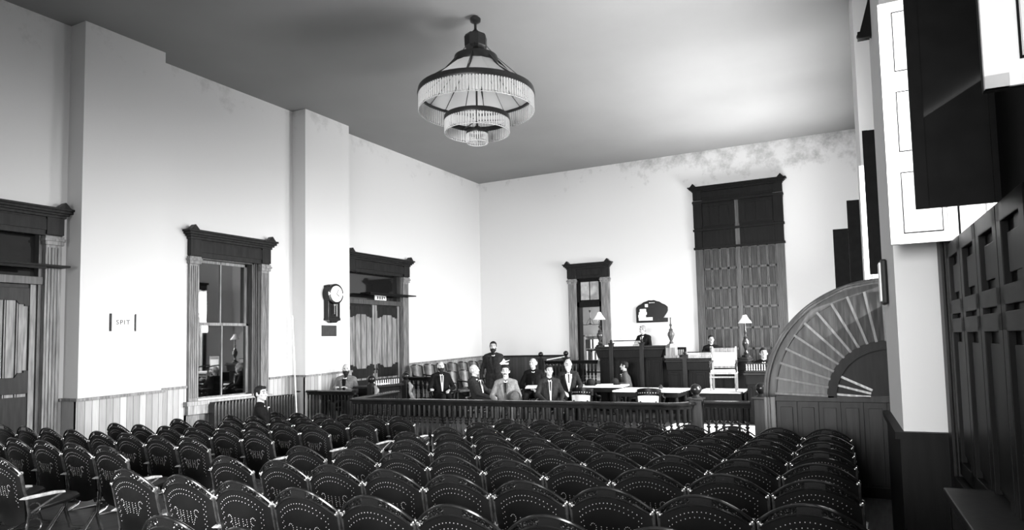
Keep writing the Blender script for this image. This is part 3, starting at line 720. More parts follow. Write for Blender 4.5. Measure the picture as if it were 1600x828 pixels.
# ---------------------------------------------------------------- court furniture
SPIN=[(.011,0),(.011,.02),(.007,.03),(.012,.06),(.007,.09),(.011,.10),(.011,.12)]
def gallery(t,x0,x1,y,z,n,h=.13,mt='cane'):
    b=MB(); b.lathe([(r,zz*h/.12) for r,zz in SPIN],n=6); o0=b.build('gallery_spindle',mt,t); o0.location=(x0,y,z)
    for k in range(1,n):
        o=o0.copy(); COL.objects.link(o); o.parent=t; o.location=(x0+(x1-x0)*k/(n-1),y,z)
    b=MB(); b.box(x0-.03,x1+.03,y-.02,y+.02,z+h,z+h+.022); b.build('gallery_rail','walnut_mid',t,smooth=False)
def bench(name,label,loc,x0,x1,dep,h,posts,gal,side=.10):
    """panelled court bench; front at local y=0"""
    t=thing(name,label,'desk',loc)
    b=MB(); b.box(x0+side,x1-side,0,dep,0,h-.12); b.box(x0+side-.03,x1-side+.03,-.04,dep,0,.16)
    b.build('body','walnut',t,smooth=False,bevel=.006)
    b=MB(); b.prism([(x0+side,h-.30),(x1-side,h-.30),(x1-.03,h-.10),(x0+.03,h-.10)],-.12,dep); b.build('cornice','walnut',t,smooth=False,bevel=.006)
    b=MB(); b.box(x0,x1,-.16,dep+.05,h-.10,h-.05); b.box(x0+.02,x1-.02,-.13,dep+.05,h-.05,h); b.build('desk_top','walnut_mid',t,smooth=False,bevel=.012)
    n=6; w=(x1-x0-2*side)/n
    for q in range(n):
        a=x0+side+q*w; b=MB(); b.box(a+.03,a+w-.03,-.025,0,.25,h-.36); b.box(a+.07,a+w-.07,-.04,-.025,.3,h-.42); b.build('panel','walnut',t,smooth=False,bevel=.006)
    for px in posts:
        b=MB(); b.box(px-.055,px+.055,-.19,-.09,0,h+.06); b.box(px-.07,px+.07,-.2,-.08,h+.06,h+.09); b.ball((px,-.14,h+.125),.04,(1,1,1.3)); b.build('post','walnut_mid',t,smooth=False,bevel=.006)
    for a,c,n in gal: gallery(t,a,c,-.06,h,n)
    return t
# dais floors
b=MB(); b.box(-8.3,.0,17.2,D-.03,0,.60); b.box(-6.3,-4.6,17.75,18.9,.60,.92); o=b.build('dais','walnut',smooth=False); o['kind']='structure'
bench('judge_bench','tall dark panelled judge bench with overhanging top under the arched board',(-5.545,16.72,0),-1.01,.90,.6,1.70,(-.52,.31),((-.45,.24,22),))
bench('clerk_bench','lower dark panelled bench behind the pale carved armchair',(-3.60,16.6,0),-1.02,1.02,.55,1.38,(-.50,),((-.42,.35,24),),.05)
b=MB(); b.box(-3.56,-2.52,14.95,16.2,0,.62); b.box(-3.58,-2.50,14.93,16.22,.62,.64); b.mi=1; b.box(-3.54,-2.54,14.97,16.18,.64,.665); o=b.build('witness_platform',['walnut','white'],smooth=False,bevel=.004)  # white top slab: sunlight on the platform put into its colour
tag(o,'dark platform with pale top carrying the carved armchair','platform')
t=bench('recorder_desk','small dark desk with white spindle gallery at the right below the tall shutters',(-2.02,14.95,0),-.42,.50,.42,1.15,(),((-.36,.44,16),),.05)
def lamp(name,label,loc,h,base):
    t=thing(name,label,'lamp',loc)
    b=MB()
    if base: b.box(-.15,.15,-.15,.15,0,.06); b.box(-.12,.12,-.12,.12,.06,.26); b.lathe([(.17,.26),(.14,.31),(.08,.36)],n=4)
    else: b.lathe([(.11,0),(.11,.03),(.06,.06)])
    b.build('base','oak' if base else 'walnut_mid',t,smooth=False)
    z=.33 if base else .05; b=MB(); k=h-z-.20
    b.lathe([(.035,z),(.06,z+.06*k),(.03,z+.14*k),(.045,z+.2*k),(.085,z+.34*k),(.085,z+.42*k),(.04,z+.52*k),(.055,z+.55*k),(.022,z+.6*k),(.022,z+.68*k),(.04,z+.72*k),(.018,z+.77*k),(.015,z+k)]); b.build('column','walnut_lit' if base else 'iron_worn',t)
    b=MB(); b.lathe([(.165,h-.20),(.16,h-.19),(.07,h-.06),(.055,h-.02),(.045,h)],n=20); b.build('lamp_shade','white',t)
    return t
lamp('table_lamp','turned column lamp with white cone shade at the left end of the judge bench',(-6.43,16.72,1.70),.92,False)
lamp('table_lamp','tall turned lamp on a pale pedestal right of the judge bench',(-4.465,16.6,1.385),1.22,True)
lamp('table_lamp','pale turned lamp before the tall shuttered window',(-2.68,16.8,1.383),1.02,False)
b=MB(); b.box(-6.29,-6.05,16.7,16.95,1.70,1.74); o=b.build('paper_stack','paper',smooth=False); tag(o,'white papers on the left end of the judge bench beside the lamp','paper')
# calendar board on back wall
t=thing('calendar_board','black arched wall board with white cards behind the judge','board',(-5.65,D,2.37))
b=MB(); pts=[(-.47,0),(.47,0),(.47,.40)]+[(.47-.94*k/12,.42+.20*math.sin(PI*k/12)+(.015 if k%2 else 0)) for k in range(13)]+[(-.47,.40)]
b.prism(pts,-.034,-.001); b.build('board','blackwood',t,smooth=False,bevel=.004)
b=MB(); b.tube([(x,-.034,z) for x,z in pts],.014,6,True); b.build('frame','walnut_mid',t)
for nm,a,c,z0,z1 in (('card',-.40,.02,.05,.14),('card',-.41,-.18,.14,.22),('card',-.39,-.15,.22,.30),('card',-.36,-.17,.30,.39),('card',-.20,-.11,.44,.53)):
    b=MB(); b.box(a,c,-.036,-.03,z0,z1); q=b.build(nm,'paper',t,smooth=False)
    b=MB(); b.box(a+.03,c-.03,-.038,-.035,z0+.045,z0+.055); b.box(a+.02,c-.04,-.038,-.035,z0+.02,z0+.03); b.build('faded_lines','inkfaint',q,smooth=False)
b=MB()
for k in range(4): b.box(-.07+.045*k,-.045+.045*k,-.036,-.03,.555,.575)
b.build('figures','paper',t,smooth=False)
# side chair with slatted back behind the lamp
t=thing('side_chair','slatted back side chair between the judge lamp and the tall window','chair',(-4.52,17.62,.6),PI)
for s in (-1,1):
    b=MB(); b.box(s*.2-.02,s*.2+.02,.16,.20,0,1.03); b.build('leg','walnut',t,smooth=False,bevel=.004)
    b=MB(); b.box(s*.2-.02,s*.2+.02,-.22,-.18,0,.45); b.build('leg','walnut',t,smooth=False,bevel=.004)
b=MB(); b.box(-.23,.23,-.24,.2,.45,.48); b.build('seat','walnut_mid',t,smooth=False,bevel=.006)
b=MB(); b.box(-.22,.22,.165,.195,.98,1.04); b.box(-.2,.2,.17,.19,.55,.58)
for k in range(8): b.box(-.165+.047*k-.010,-.165+.047*k+.010,.172,.188,.58,.98)
b.build('backrest','walnut_mid',t,smooth=False)
# chamber seen through the back door
t=thing('gas_chandelier','small two-armed gas chandelier hanging in the room behind the back door','chandelier',(-8.21,20.5,0))
ZG=2.42
b=MB(); b.tube([(0,0,4.39),(0,0,ZG)],.012,6); b.cone((0,0,ZG+.45),(0,0,ZG+.38),.04,.02); b.ball((0,0,ZG),.035); b.lathe([(.05,4.35),(.06,4.39)]); b.build('stem','iron',t)
for s in (-1,1):
    b=MB(); b.tube([(0,0,ZG),(s*.12,0,ZG-.03),(s*.3,0,ZG-.02),(s*.36,0,ZG+.05)],.010,6); b.tube([(0,0,ZG+.2),(s*.08,0,ZG+.1),(s*.14,0,ZG-.02)],.006,6); b.build('arm','iron',t)
    b=MB(); b.lathe([(.05,ZG+.04),(.10,ZG+.07),(.105,ZG+.12),(.07,ZG+.17)],(s*.36,0,0),14); b.build('globe_shade','white',t)
t=thing('bookcase','pale open bookcase in the room behind the back door','bookcase',(-8.47,22.0,.74))
b=MB(); b.box(-.55,.66,-.13,.18,-.14,0); b.box(-.55,-.49,-.15,.18,0,1.32); b.box(.60,.66,-.15,.18,0,1.32); b.box(-.55,.66,-.15,.18,1.28,1.34); b.box(-.55,.66,.15,.18,0,1.3)
for z in (.05,.42,.82): b.box(-.5,.62,-.15,.18,z,z+.03)
b.build('frame','oak_pale',t,smooth=False)
kb=0
for z in (.85,.45):
    x=-.46; row='upper' if z>.6 else 'lower'
    while x<.56:
        w=random.uniform(.045,.075); h=random.uniform(.27,.33); b=MB(); b.box(-w/2,w/2,-.11,.10,0,h); b.box(-w/2+.004,w/2-.004,-.113,-.11,h*.7,h*.8); o=b.build('book',random.choice(['paper','white','leather','suit_mid']),smooth=False,bevel=.003)
        o.location=(-8.47+x+w/2,21.98,.743+z); tag(o,'law book upright on the %s shelf of the bookcase behind the back door'%row,'book','books on the %s shelf behind the back door'%row); x+=w+.012; kb+=1
# bailiff desk near the left doors (front faces the court, +x)
t=thing('bailiff_desk','dark desk with white spindle gallery and ball-topped corner posts before the double doors','desk',(-9.92,12.22,0),PI/2)
b=MB(); b.box(-.55,.55,.05,.38,0,.92); b.box(-.6,.6,.0,.42,.0,.12); b.build('body','walnut',t,smooth=False,bevel=.006)
b=MB(); b.box(-.66,.66,-.06,.44,.92,.97); b.build('desk_top','walnut_mid',t,smooth=False,bevel=.01)
for q in range(3): b=MB(); b.box(-.52+q*.36,-.2+q*.36,.03,.05,.2,.82); b.build('panel','walnut_mid',t,smooth=False,bevel=.01)
gallery(t,-.5,.52,.1,.97,14,.11,'paper')
for s in (-1,1):
    b=MB(); b.box(s*.61-.07,s*.61+.07,-.12,.02,0,1.02); b.lathe([(.08,1.02),(.05,1.05)],(s*.61,-.05,0)); b.build('corner_post','walnut_mid',t,smooth=False,bevel=.006)
    b=MB(); b.ball((s*.61,-.05,1.13),.09,n=3); b.build('ball_finial','blackwood',t)
    b=MB(); b.tube([(s*.61,-.14,.98),(s*.61,-.20,.90),(s*.61,-.17,.76),(s*.61,-.24,.62),(s*.61,-.18,.5)],[.03,.05,.04,.05,.03],8); b.ball((s*.61,-.19,.88),.07,(.6,1,1)); b.build('scroll_bracket','oak',t)
b=MB(); b.box(-.05,.3,.18,.38,.97,.985); o=b.build('paper_sheet','paper',smooth=False); o.location=(-9.92,12.22,0.001); o.rotation_euler=(0,0,PI/2); tag(o,'white papers lying on the gallery desk before the double doors','paper')
def table(name,label,loc,rz,w,d,h,top):
    t=thing(name,label,'table',loc,rz)
    b=MB(); b.box(-w/2,w/2,-d/2,d/2,h-.035,h); b.build('tabletop',top,t,smooth=False,bevel=.006)
    b=MB(); b.box(-w/2+.06,w/2-.06,-d/2+.06,d/2-.06,h-.14,h-.036); b.build('apron','walnut',t,smooth=False)
    for sx in (-1,1):
        for sy in (-1,1):
            b=MB(); b.lathe([(.03,0),(.025,.08),(.045,.2),(.03,.32),(.05,h-.25),(.04,h-.14)],(sx*(w/2-.1),sy*(d/2-.1),0),10); b.build('leg','walnut',t)
    return t
table('counsel_table','pale-topped counsel table with two derby hats',(-5.85,15.3,0),.10,1.15,.78,.78,'white')  # white top: reflected light put into the colour
table('counsel_table','long pale-topped counsel table behind the two cane-backed chairs',(-4.36,14.42,0),0,1.5,.95,.76,'paper')  # pale top likewise painted for light reflected off the table
table('writing_table','small dark table of the bearded man by the left wall',(-10.55,11.24,0),0,.9,.26,.84,'walnut_mid')
b=MB(); b.box(-.14,.14,-.09,.09,0,.012); o=b.build('paper_sheet','paper',smooth=False); o.location=(-10.50,11.24,.841); tag(o,'white paper on the small table by the left wall','paper')
b=MB(); b.lathe([(.045,0),(.05,.02),(.05,.05),(.025,.07),(.025,.085)],n=12); o=b.build('inkwell','iron'); o.location=(-4.2,14.6,.761); tag(o,'small dark inkwell on the long counsel table','inkwell')
b=MB(); b.box(-.2,.16,-.13,.13,0,.02); b.box(-.1,.2,-.1,.14,.02,.035); o=b.build('papers','paper',smooth=False); o.location=(-5.72,15.08,.781); o.rotation_euler=(0,0,.3); tag(o,'loose white papers between the derby hats on the counsel table','paper')
def derby(name,label,loc,rot=(0,0,0),m='suit_dark',s=1):
    t=thing(name,label,'hat',loc); t.rotation_euler=rot
    b=MB(); b.lathe([(.105*s,.004),(.108*s,.04),(.104*s,.08*s),(.088*s,.115*s),(.05*s,.135*s),(0.001,.14*s)],n=24,sx=.85); b.build('crown',m,t)
    b=MB(); b.lathe([(.09*s,.006),(.14*s,.004),(.160*s,.018),(.158*s,.026),(.138*s,.013),(.09*s,.014)],n=28,sx=.85); b.build('brim',m,t)
    b=MB(); b.lathe([(.1075*s,.012),(.110*s,.014),(.1095*s,.04),(.1075*s,.042)],n=24,sx=.85); b.build('band','suit_black',t)
    return t
derby('derby_hat','left dark derby hat on the counsel table',(-6.12,15.2,.782),(0,0,.4),s=1.15)
derby('derby_hat','right dark derby hat on the counsel table beside the young man',(-5.62,15.5,.782),(0,0,1.0),s=1.15)
# armchairs
def armchair(label,loc,rz,cane=False,group=None,name='armchair'):
    t=thing(name,label,'chair',loc,rz,group)     # sitter faces local -Y
    for sx in (-1,1):
        for sy in (-1,1):
            b=MB(); b.cone((sx*.23,sy*.21,0),(sx*.20,sy*.18,.43),.018,.026,8); b.build('leg','blackwood',t)
    b=MB(); b.prism([(-.26,-.25),(.26,-.25),(.28,0),(.23,.22),(-.23,.22),(-.28,0)],.43,.47,'xy'); b.build('seat','blackwood',t,bevel=.012)
    b=MB(); b.tube([(-.20,-.18,.2),(.20,-.18,.2)],.012,6); b.tube([(-.20,.18,.16),(.20,.18,.16)],.012,6)
    for sx in (-1,1): b.tube([(sx*.215,-.2,.13),(sx*.215,.2,.13)],.012,6)
    b.build('stretcher','blackwood',t)
    b=MB()
    for k in range(13):
        pass
    A=[(.28*math.sin(a),.02+.25*math.cos(a),0) for a in [math.radians(-62+124*k/10) for k in range(11)]]
    if cane:
        top=[(x,y+.06,.83+.05*(1-(x/.28)**2)) for x,y,_ in A]; bot=[(x,y+.055,.70+.03*(1-(x/.28)**2)) for x,y,_ in A]
        V=[[b.b.verts.new(Vector(p)+Vector((0,d,0))) for p in q] for q,d in ((bot,-.02),(bot,.02),(top,.02),(top,-.02))]
        for i in range(4):
            for k in range(10): b.b.faces.new((V[i][k],V[i][k+1],V[(i+1)%4][k+1],V[(i+1)%4][k]))
        b.b.faces.new([V[i][0] for i in range(4)]); b.b.faces.new([V[i][10] for i in range(4)])
        b.build('top_rail','blackwood',t)
        for k in range(1,10): b=MB(); b.ball((A[k][0]*.92,A[k][1]+.085,.765+.02*(1-(A[k][0]/.28)**2)),.012,n=1); b.build('brass_tack','stud',t)
        b=MB(); b.prism([(-.20,.50),(.20,.50),(.215,.71),(.1,.735),(-.1,.735),(-.215,.71)],.265,.285); b.build('cane_panel','cane',t,smooth=False)
        for s in (-1,1): b=MB(); b.tube([(s*.25,.10,.74),(s*.26,.0,.68),(s*.26,-.15,.66),(s*.24,-.2,.6),(s*.22,-.18,.46)],.02,8); b.tube([(s*.24,.29,.52),(s*.16,.30,.60),(s*.08,.295,.50)],.016,6); b.build('arm','blackwood',t)
        b=MB()
        for s in (-1,1): b.tube([(s*.225,.20,.44),(s*.235,.27,.62),(s*.245,.28,.80)],.018,8)
        b.build('back_post','blackwood',t)
    else:
        b.tube([(x*1.02,y+.03,.72) for x,y,_ in A]+[],.024,8); b.build('top_rail','blackwood',t)
        b=MB()
        for k in range(11): x,y,_=A[k]; b.tube([(x*.82,y*.8,.46),(x*1.02,y+.03,.72)],.010,6)
        b.build('spindles','blackwood',t)
        for s in (-1,1): b=MB(); b.tube([(s*.25,.14,.72),(s*.295,.0,.70),(s*.295,-.18,.69)],.022,8); b.tube([(s*.29,-.15,.69),(s*.255,-.17,.45)],.014,6); b.build('arm','blackwood',t)
    return t
armchair('left dark armchair with white cane back at the long table',(-5.52,13.45,0),PI-.05,True)
armchair('right dark armchair with white cane back and tack-studded rail',(-4.10,13.50,0),PI+.1,True)
# pale carved armchair on the platform
t=thing('carved_armchair','tall pale upholstered armchair with carved frame on the platform','chair',(-2.98,15.5,.666),.10)
for sx in (-1,1):
    b=MB(); b.lathe([(.018,0),(.022,.1),(.016,.14),(.026,.2),(.024,.40)],(sx*.27,-.24,0),8); b.build('leg','oak_pale',t)
    b=MB(); b.box(sx*.26-.022,sx*.26+.022,.20,.24,0,.96); b.lathe([(.024,.96),(.018,.975),(.022,.99)],(sx*.26,.22,0),8); b.build('leg','oak_pale',t,smooth=False)
    b=MB(); b.tube([(sx*.26,.2,.66),(sx*.29,.05,.65),(sx*.29,-.15,.62),(sx*.29,-.24,.60),(sx*.29,-.27,.53)],[.02,.024,.024,.03,.02],8); b.lathe([(.018,.42),(.026,.48),(.016,.52),(.02,.6)],(sx*.28,-.2,0),8); b.build('arm','walnut_mid',t)
b=MB(); b.box(-.29,.29,-.27,.24,.38,.42); b.box(-.29,.29,-.28,-.25,.30,.33); b.box(-.27,.27,.2,.23,.28,.31); b.build('seat_frame','oak_pale',t,smooth=False,bevel=.005)
b=MB(); b.box(-.27,.27,-.25,.2,.42,.47); b.build('seat','cane',t,bevel=.02)
b=MB(); b.box(-.24,.24,.20,.235,.86,.96); b.box(-.24,.24,.20,.235,.50,.55); b.box(-.18,.18,.185,.2,.88,.94); b.build('crest_rail','oak',t,smooth=False,bevel=.005)
b=MB(); b.box(-.24,.24,.195,.225,.55,.86); b.build('backrest','cane',t,bevel=.012)
# jury chairs
def jury_chair():
    t=thing('juror_chair','x','chair',(0,0,0),0,'jury chairs along the left wall')
    b=MB(); n=10; A=[(.24*math.sin(a),.20*math.cos(a)) for a in [math.radians(-60+120*k/n) for k in range(n+1)]]
    V=[[b.b.verts.new((x*k,y+d+o,z+e*(1-(x/.24)**2))) for x,y in A] for d,z,k,o,e in ((.0,.50,.85,0,0),(.025,.50,.85,0,0),(.025,.92,1,.08,.05),(0,.92,1,.08,.05))]
    for i in range(4):
        for k in range(n): b.b.faces.new((V[i][k],V[i][k+1],V[(i+1)%4][k+1],V[(i+1)%4][k]))
    b.b.faces.new([V[i][0] for i in range(4)]); b.b.faces.new([V[i][n] for i in range(4)])
    b.build('backrest','leather_lit',t)
    b=MB(); b.tube([(A[0][0]*.85,A[0][1],.50)]+[(x*1,y+.09,.92+.05*(1-(x/.24)**2)) for x,y in A]+[(A[-1][0]*.85,A[-1][1],.50)],.022,6); b.build('back_frame','blackwood',t)
    b=MB(); b.prism([(-.21,-.26),(.21,-.26),(.23,.0),(.18,.18),(-.18,.18),(-.23,0)],.42,.47,'xy'); b.build('seat','leather',t,bevel=.012)
    b=MB(); b.lathe([(.03,.06),(.03,.40),(.09,.42)],n=10); b.build('pedestal','iron',t)
    for k in range(4):
        a=k*PI/2+PI/4; b=MB(); b.tube([(0,0,.10),(.25*math.cos(a),.25*math.sin(a),.02)],[.024,.018],6); b.build('leg','iron',t)
    for s in (-1,1): b=MB(); b.tube([(s*.22,.14,.70),(s*.26,0,.68),(s*.26,-.18,.66),(s*.24,-.2,.46)],.018,8); b.build('arm','blackwood',t)
    return t
b=MB(); b.box(W+.03,-10.45,14.4,18.9,0,.34); b.box(-10.45,-9.5,14.4,18.9,0,.16); o=b.build('jury_platform','walnut',smooth=False); o['kind']='structure'
j0=jury_chair(); jl=[]
for k in range(7): jl.append((-10.92,14.9+.58*k,.34,'back',k+1))
for k in range(5): jl.append((-9.98,15.2+.62*k,.16,'front',k+1))
for n,(x,y,z,row,k) in enumerate(jl):
    lab='curved-back juror chair, %s from the near end in the %s row along the left wall'%(ORD[k],row)
    if n==0: j0.location=(x,y,z); j0.rotation_euler=(0,0,PI/2-.1); j0['label']=lab
    else: dup(j0,(x,y,z),PI/2-.1,lab)

b=MB(); b.box(-3.9,-1.75,10.7,14.6,.0,.012); o=b.build('floor_cloth','cane',smooth=False); tag(o,'pale canvas floor cloth behind the gate before the platform','cloth')  # pale sheet laid down to paint sunlight on the floor
# ---------------------------------------------------------------- people
def capsule(bm,p0,r0,p1,r1,sc=None):
    t=bmesh.new(); p0=Vector(p0);p1=Vector(p1)
    for p,r in ((p0,r0),(p1,r1)): bmesh.ops.create_icosphere(t,subdivisions=2,radius=r,matrix=Matrix.Translation(p))
    bmesh.ops.convex_hull(t,input=t.verts[:])
    bmesh.ops.delete(t,geom=[v for v in t.verts if not v.link_faces],context='VERTS')
    me=bpy.data.meshes.new('t'); t.to_mesh(me); t.free(); bm.from_mesh(me); bpy.data.meshes.remove(me)
def ell(bm,c,r,M=None):
    m=Matrix.Translation(c)@Matrix.Diagonal((*r,1)); bmesh.ops.create_icosphere(bm,subdivisions=3,radius=1,matrix=(M@m) if M else m)
def fuse(bm,name,mt,voxel,parent=None,sm=3,cut=None):
    me=bpy.data.meshes.new('t'); bm.to_mesh(me); bm.free(); o=bpy.data.objects.new('t',me); COL.objects.link(o)
    r=o.modifiers.new('r','REMESH'); r.mode='VOXEL'; r.voxel_size=voxel; s=o.modifiers.new('s','SMOOTH'); s.iterations=sm; s.factor=.5
    d=o.modifiers.new('d','DECIMATE'); d.ratio=.5
    dg=bpy.context.evaluated_depsgraph_get(); m2=bpy.data.meshes.new_from_object(o.evaluated_get(dg)); bpy.data.objects.remove(o); bpy.data.meshes.remove(me)
    m2.name=name; m2.materials.clear(); m2.materials.append(MATS[mt]); m2.shade_smooth()
    q=bpy.data.objects.new(name,m2); COL.objects.link(q)
    if parent: q.parent=parent
    return q
def lerp(a,b,t): return Vector(a)*(1-t)+Vector(b)*t
def person(label,loc,yaw,stand=False,suit='suit_dark',trous='suit_dark',hair='hair_dark',bald=False,beard=None,mous=None,hyaw=0,tilt=0,lean=.04,wr=None,el=None,sc=1,shirt='paper',front=.05,legs=None,seat=.46,group=None):
    """figure faces local -Y; origin on the floor under the pelvis. wr/el: wrist and elbow positions, right hand first"""
    V=Vector
    if stand:
        pel=V((0,0,.95)); ch=V((0,.0,1.30)); nk=V((0,.015,1.50)); hd=V((0,-.01,1.645)); sh=1.405
        hip=[V((s*.09,0,.92)) for s in (-1,1)]; kn=[V((s*.105,-.03,.50)) for s in (-1,1)]; an=[V((s*.12,.02,.09)) for s in (-1,1)]
        el=el or [(-.27,.03,1.13),(.27,.03,1.13)]; wr=wr or [(-.29,-.05,.88),(.29,-.05,.88)]
    else:
        z=seat+.09; pel=V((0,.0,z)); ch=V((0,lean*.7,z+.36)); nk=V((0,lean,z+.56)); hd=V((0,lean-.02,z+.705)); sh=z+.465
        hip=[V((s*.09,-.02,z-.01)) for s in (-1,1)]; kn=legs or [(-.14,-.44,seat+.06),(.14,-.44,seat+.06)]; kn=[V(k) for k in kn]
        an=[V((k.x,k.y+.04,.09)) for k in kn]
        el=el or [(-.27,-.06,z+.22),(.27,-.06,z+.22)]; wr=wr or [(-.10,-.30,z+.12),(.10,-.30,z+.12)]
    el=[V(e) for e in el]; wr=[V(w) for w in wr]; shp=[V((s*.165,nk.y+.01,sh)) for s in (-1,1)]
    HM=Matrix.Translation(nk)@Matrix.Rotation(hyaw,4,'Z')@Matrix.Rotation(tilt,4,'X')@Matrix.Translation(-nk)
    H=lambda x,y,z: HM@(hd+V((x,y,z)))
    # ---- body: one continuous skin
    b=bmesh.new()
    def torso(bb,e):
        capsule(bb,(-.07,pel.y,pel.z),.115+e,(.07,pel.y,pel.z),.115+e)
        capsule(bb,lerp((-.05,0,0)+0*pel if 0 else V((-.055,pel.y,pel.z)),V((-.055,ch.y,ch.z)),.5),.11+e,lerp(V((.055,pel.y,pel.z)),V((.055,ch.y,ch.z)),.5),.11+e)
        capsule(bb,V((-.05,pel.y,pel.z)),.10+e,V((-.075,ch.y,ch.z)),.105+e); capsule(bb,V((.05,pel.y,pel.z)),.10+e,V((.075,ch.y,ch.z)),.105+e)
        capsule(bb,V((-.08,ch.y,ch.z)),.105+e,V((.08,ch.y,ch.z)),.105+e)
        capsule(bb,V((-.075,ch.y,ch.z)),.10+e,shp[0]+V((.03,0,-.02)),.066+e); capsule(bb,V((.075,ch.y,ch.z)),.10+e,shp[1]+V((-.03,0,-.02)),.066+e)
        capsule(bb,shp[0],.058+e,nk+V((0,.005,-.035)),.056+e*.7); capsule(bb,shp[1],.058+e,nk+V((0,.005,-.035)),.056+e*.7)
    torso(b,0)
    capsule(b,nk+V((0,0,-.07)),.058,HM@(hd+V((0,.012,-.05))),.053)
    for k in range(2):
        capsule(b,shp[k],.052,el[k],.041); capsule(b,el[k],.041,wr[k],.027)
        capsule(b,hip[k],.088,kn[k],.056); capsule(b,kn[k],.055,an[k],.038); capsule(b,an[k]+V((0,.02,-.04)),.036,an[k]+V((0,-.15,-.055)),.028)
        # hand: palm, four unequal fingers with a knuckle bend, thumb from the side of the palm
        d=(wr[k]-el[k]).normalized(); s=1 if k else -1
        side=d.cross(V((0,0,1))); side=side.normalized() if side.length>.2 else V((s,0,0)); nrm=side.cross(d).normalized()
        if nrm.z<0: nrm=-nrm
        pc=wr[k]+d*.05
        for q in (-.026,-.009,.009,.026): capsule(b,wr[k]+d*.012+side*q*.6,.015,wr[k]+d*.085+side*q,.0125)
        for q,L in ((-.031,.068),(-.0105,.080),(.0105,.076),(.031,.060)):
            f0=wr[k]+d*.088+side*q; f1=f0+d*L*.5-nrm*.012; f2=f1+d*L*.36-nrm*.030
            capsule(b,f0,.0100,f1,.0090); capsule(b,f1,.0090,f2,.0078)
        inn=1 if side.x*(-s)>0 else -1
        t0=wr[k]+d*.03+side*inn*.026; t1=t0+d*.035+side*inn*.022-nrm*.008; t2=t1+d*.03-nrm*.010+side*inn*.004; capsule(b,t0,.014,t1,.0105); capsule(b,t1,.0105,t2,.0085)
    # head
    ell(b,(0,.012,.02),(.076,.096,.098),HM@Matrix.Translation(hd)); ell(b,(0,-.022,-.048),(.058,.066,.066),HM@Matrix.Translation(hd)); ell(b,(0,-.068,-.088),(.028,.026,.022),HM@Matrix.Translation(hd))
    capsule(b,H(0,-.083,.028),.010,H(0,-.106,-.024),.0155); capsule(b,H(-.013,-.092,-.028),.009,H(.013,-.092,-.028),.009)
    capsule(b,H(-.034,-.076,.036),.011,H(.034,-.076,.036),.011); capsule(b,H(-.022,-.084,-.058),.009,H(.022,-.084,-.058),.009)
    for s in (-1,1): ell(b,(s*.078,.016,-.006),(.012,.022,.034),HM@Matrix.Translation(hd)); ell(b,(s*.042,-.06,-.02),(.022,.02,.02),HM@Matrix.Translation(hd))
    root=fuse(b,'person','skin',.0065); root.location=loc; root.rotation_euler=(0,0,yaw); root.scale=(sc,)*3
    tag(root,label,'person',group)
    HMh=HM@Matrix.Translation(hd)
    def sub(nm,mt,fn,vx=.008,sm=2):
        bb=bmesh.new(); fn(bb); return fuse(bb,nm,mt,vx,root,sm)
    # eyes, brows
    for s in (-1,1):
        m=MB(); m.ball((s*.030,-.078,.013),.011,(1.2,.8,.7),M=HMh); m.build('eye','eye',root)
        m=MB(); m.tube([HMh@V(p) for p in ((s*.014,-.088,.040),(s*.032,-.085,.046),(s*.052,-.070,.038))],.006,6); m.build('eyebrow',hair,root)
    # jacket: torso and sleeves, open at the neck
    def jk(bb):
        torso(bb,.021)
        for k in range(2): capsule(bb,shp[k],.068,el[k],.057); capsule(bb,el[k],.057,lerp(el[k],wr[k],.93),.041)
        if stand:
            capsule(bb,(-.07,.0,.98),.135,(-.085,.0,.72),.12); capsule(bb,(.07,.0,.98),.135,(.085,.0,.72),.12); capsule(bb,(-.08,.04,.72),.105,(.08,.04,.72),.105)
        else:
            capsule(bb,(-.08,.0,pel.z+.04),.135,(.08,.0,pel.z+.04),.135); capsule(bb,(-.10,-.05,pel.z+.0),.112,(-.12,-.16,pel.z-.01),.098); capsule(bb,(.10,-.05,pel.z),.112,(.12,-.16,pel.z-.01),.098)
    sub('jacket',suit,jk,.010,4)
    def tr(bb):
        capsule(bb,(-.06,pel.y,pel.z),.125,(.06,pel.y,pel.z),.125)
        for k in range(2): capsule(bb,hip[k],.105,kn[k],.076); capsule(bb,kn[k],.076,an[k]+V((0,0,.0)),.062)
    sub('trousers',trous,tr,.011,3)
    for k in range(2):
        sub('shoe','blackwood',lambda bb: (capsule(bb,an[k]+V((0,.03,-.045)),.043,an[k]+V((0,-.10,-.05)),.038),capsule(bb,an[k]+V((0,-.10,-.052)),.038,an[k]+V((0,-.17,-.06)),.028),capsule(bb,an[k]+V((0,.01,-.03)),.044,an[k]+V((0,.01,.02)),.046)),.009)
    # shirt front, collar, lapels, tie
    fy=-(.105+.021)
    m=MB(); zt=sh-.01; zb=zt-.36; y0=ch.y+fy
    def yy(z): return ch.y+(nk.y-ch.y)*(z-ch.z)/(nk.z-ch.z)+fy+(.045 if z>zt-.06 else .0)*((z-(zt-.06))/.06)
    m.prism([(-.012,zb),(.012,zb),(front,zt-.05),(front*.9,zt+.03),(-front*.9,zt+.03),(-front,zt-.05)],-.012,.02,'xz',Matrix(((1,0,0,0),(0,1,(yy(zt-.06)-yy(zb))/(zt-.06-zb),yy(zb)-zb*(yy(zt-.06)-yy(zb))/(zt-.06-zb)),(0,0,1,0),(0,0,0,1))))
    m.build('shirt_front',shirt,root,bevel=.004)
    def col(bb):
        for a in range(14):
            a0=2*PI*a/14; a1=2*PI*(a+1)/14; p=lambda q: nk+V((.056*math.cos(q),.058*math.sin(q)-.002,-.035-.012*(1-math.sin(q))))
            capsule(bb,p(a0),.017,p(a1),.017)
    sub('collar','paper',col,.007,1)
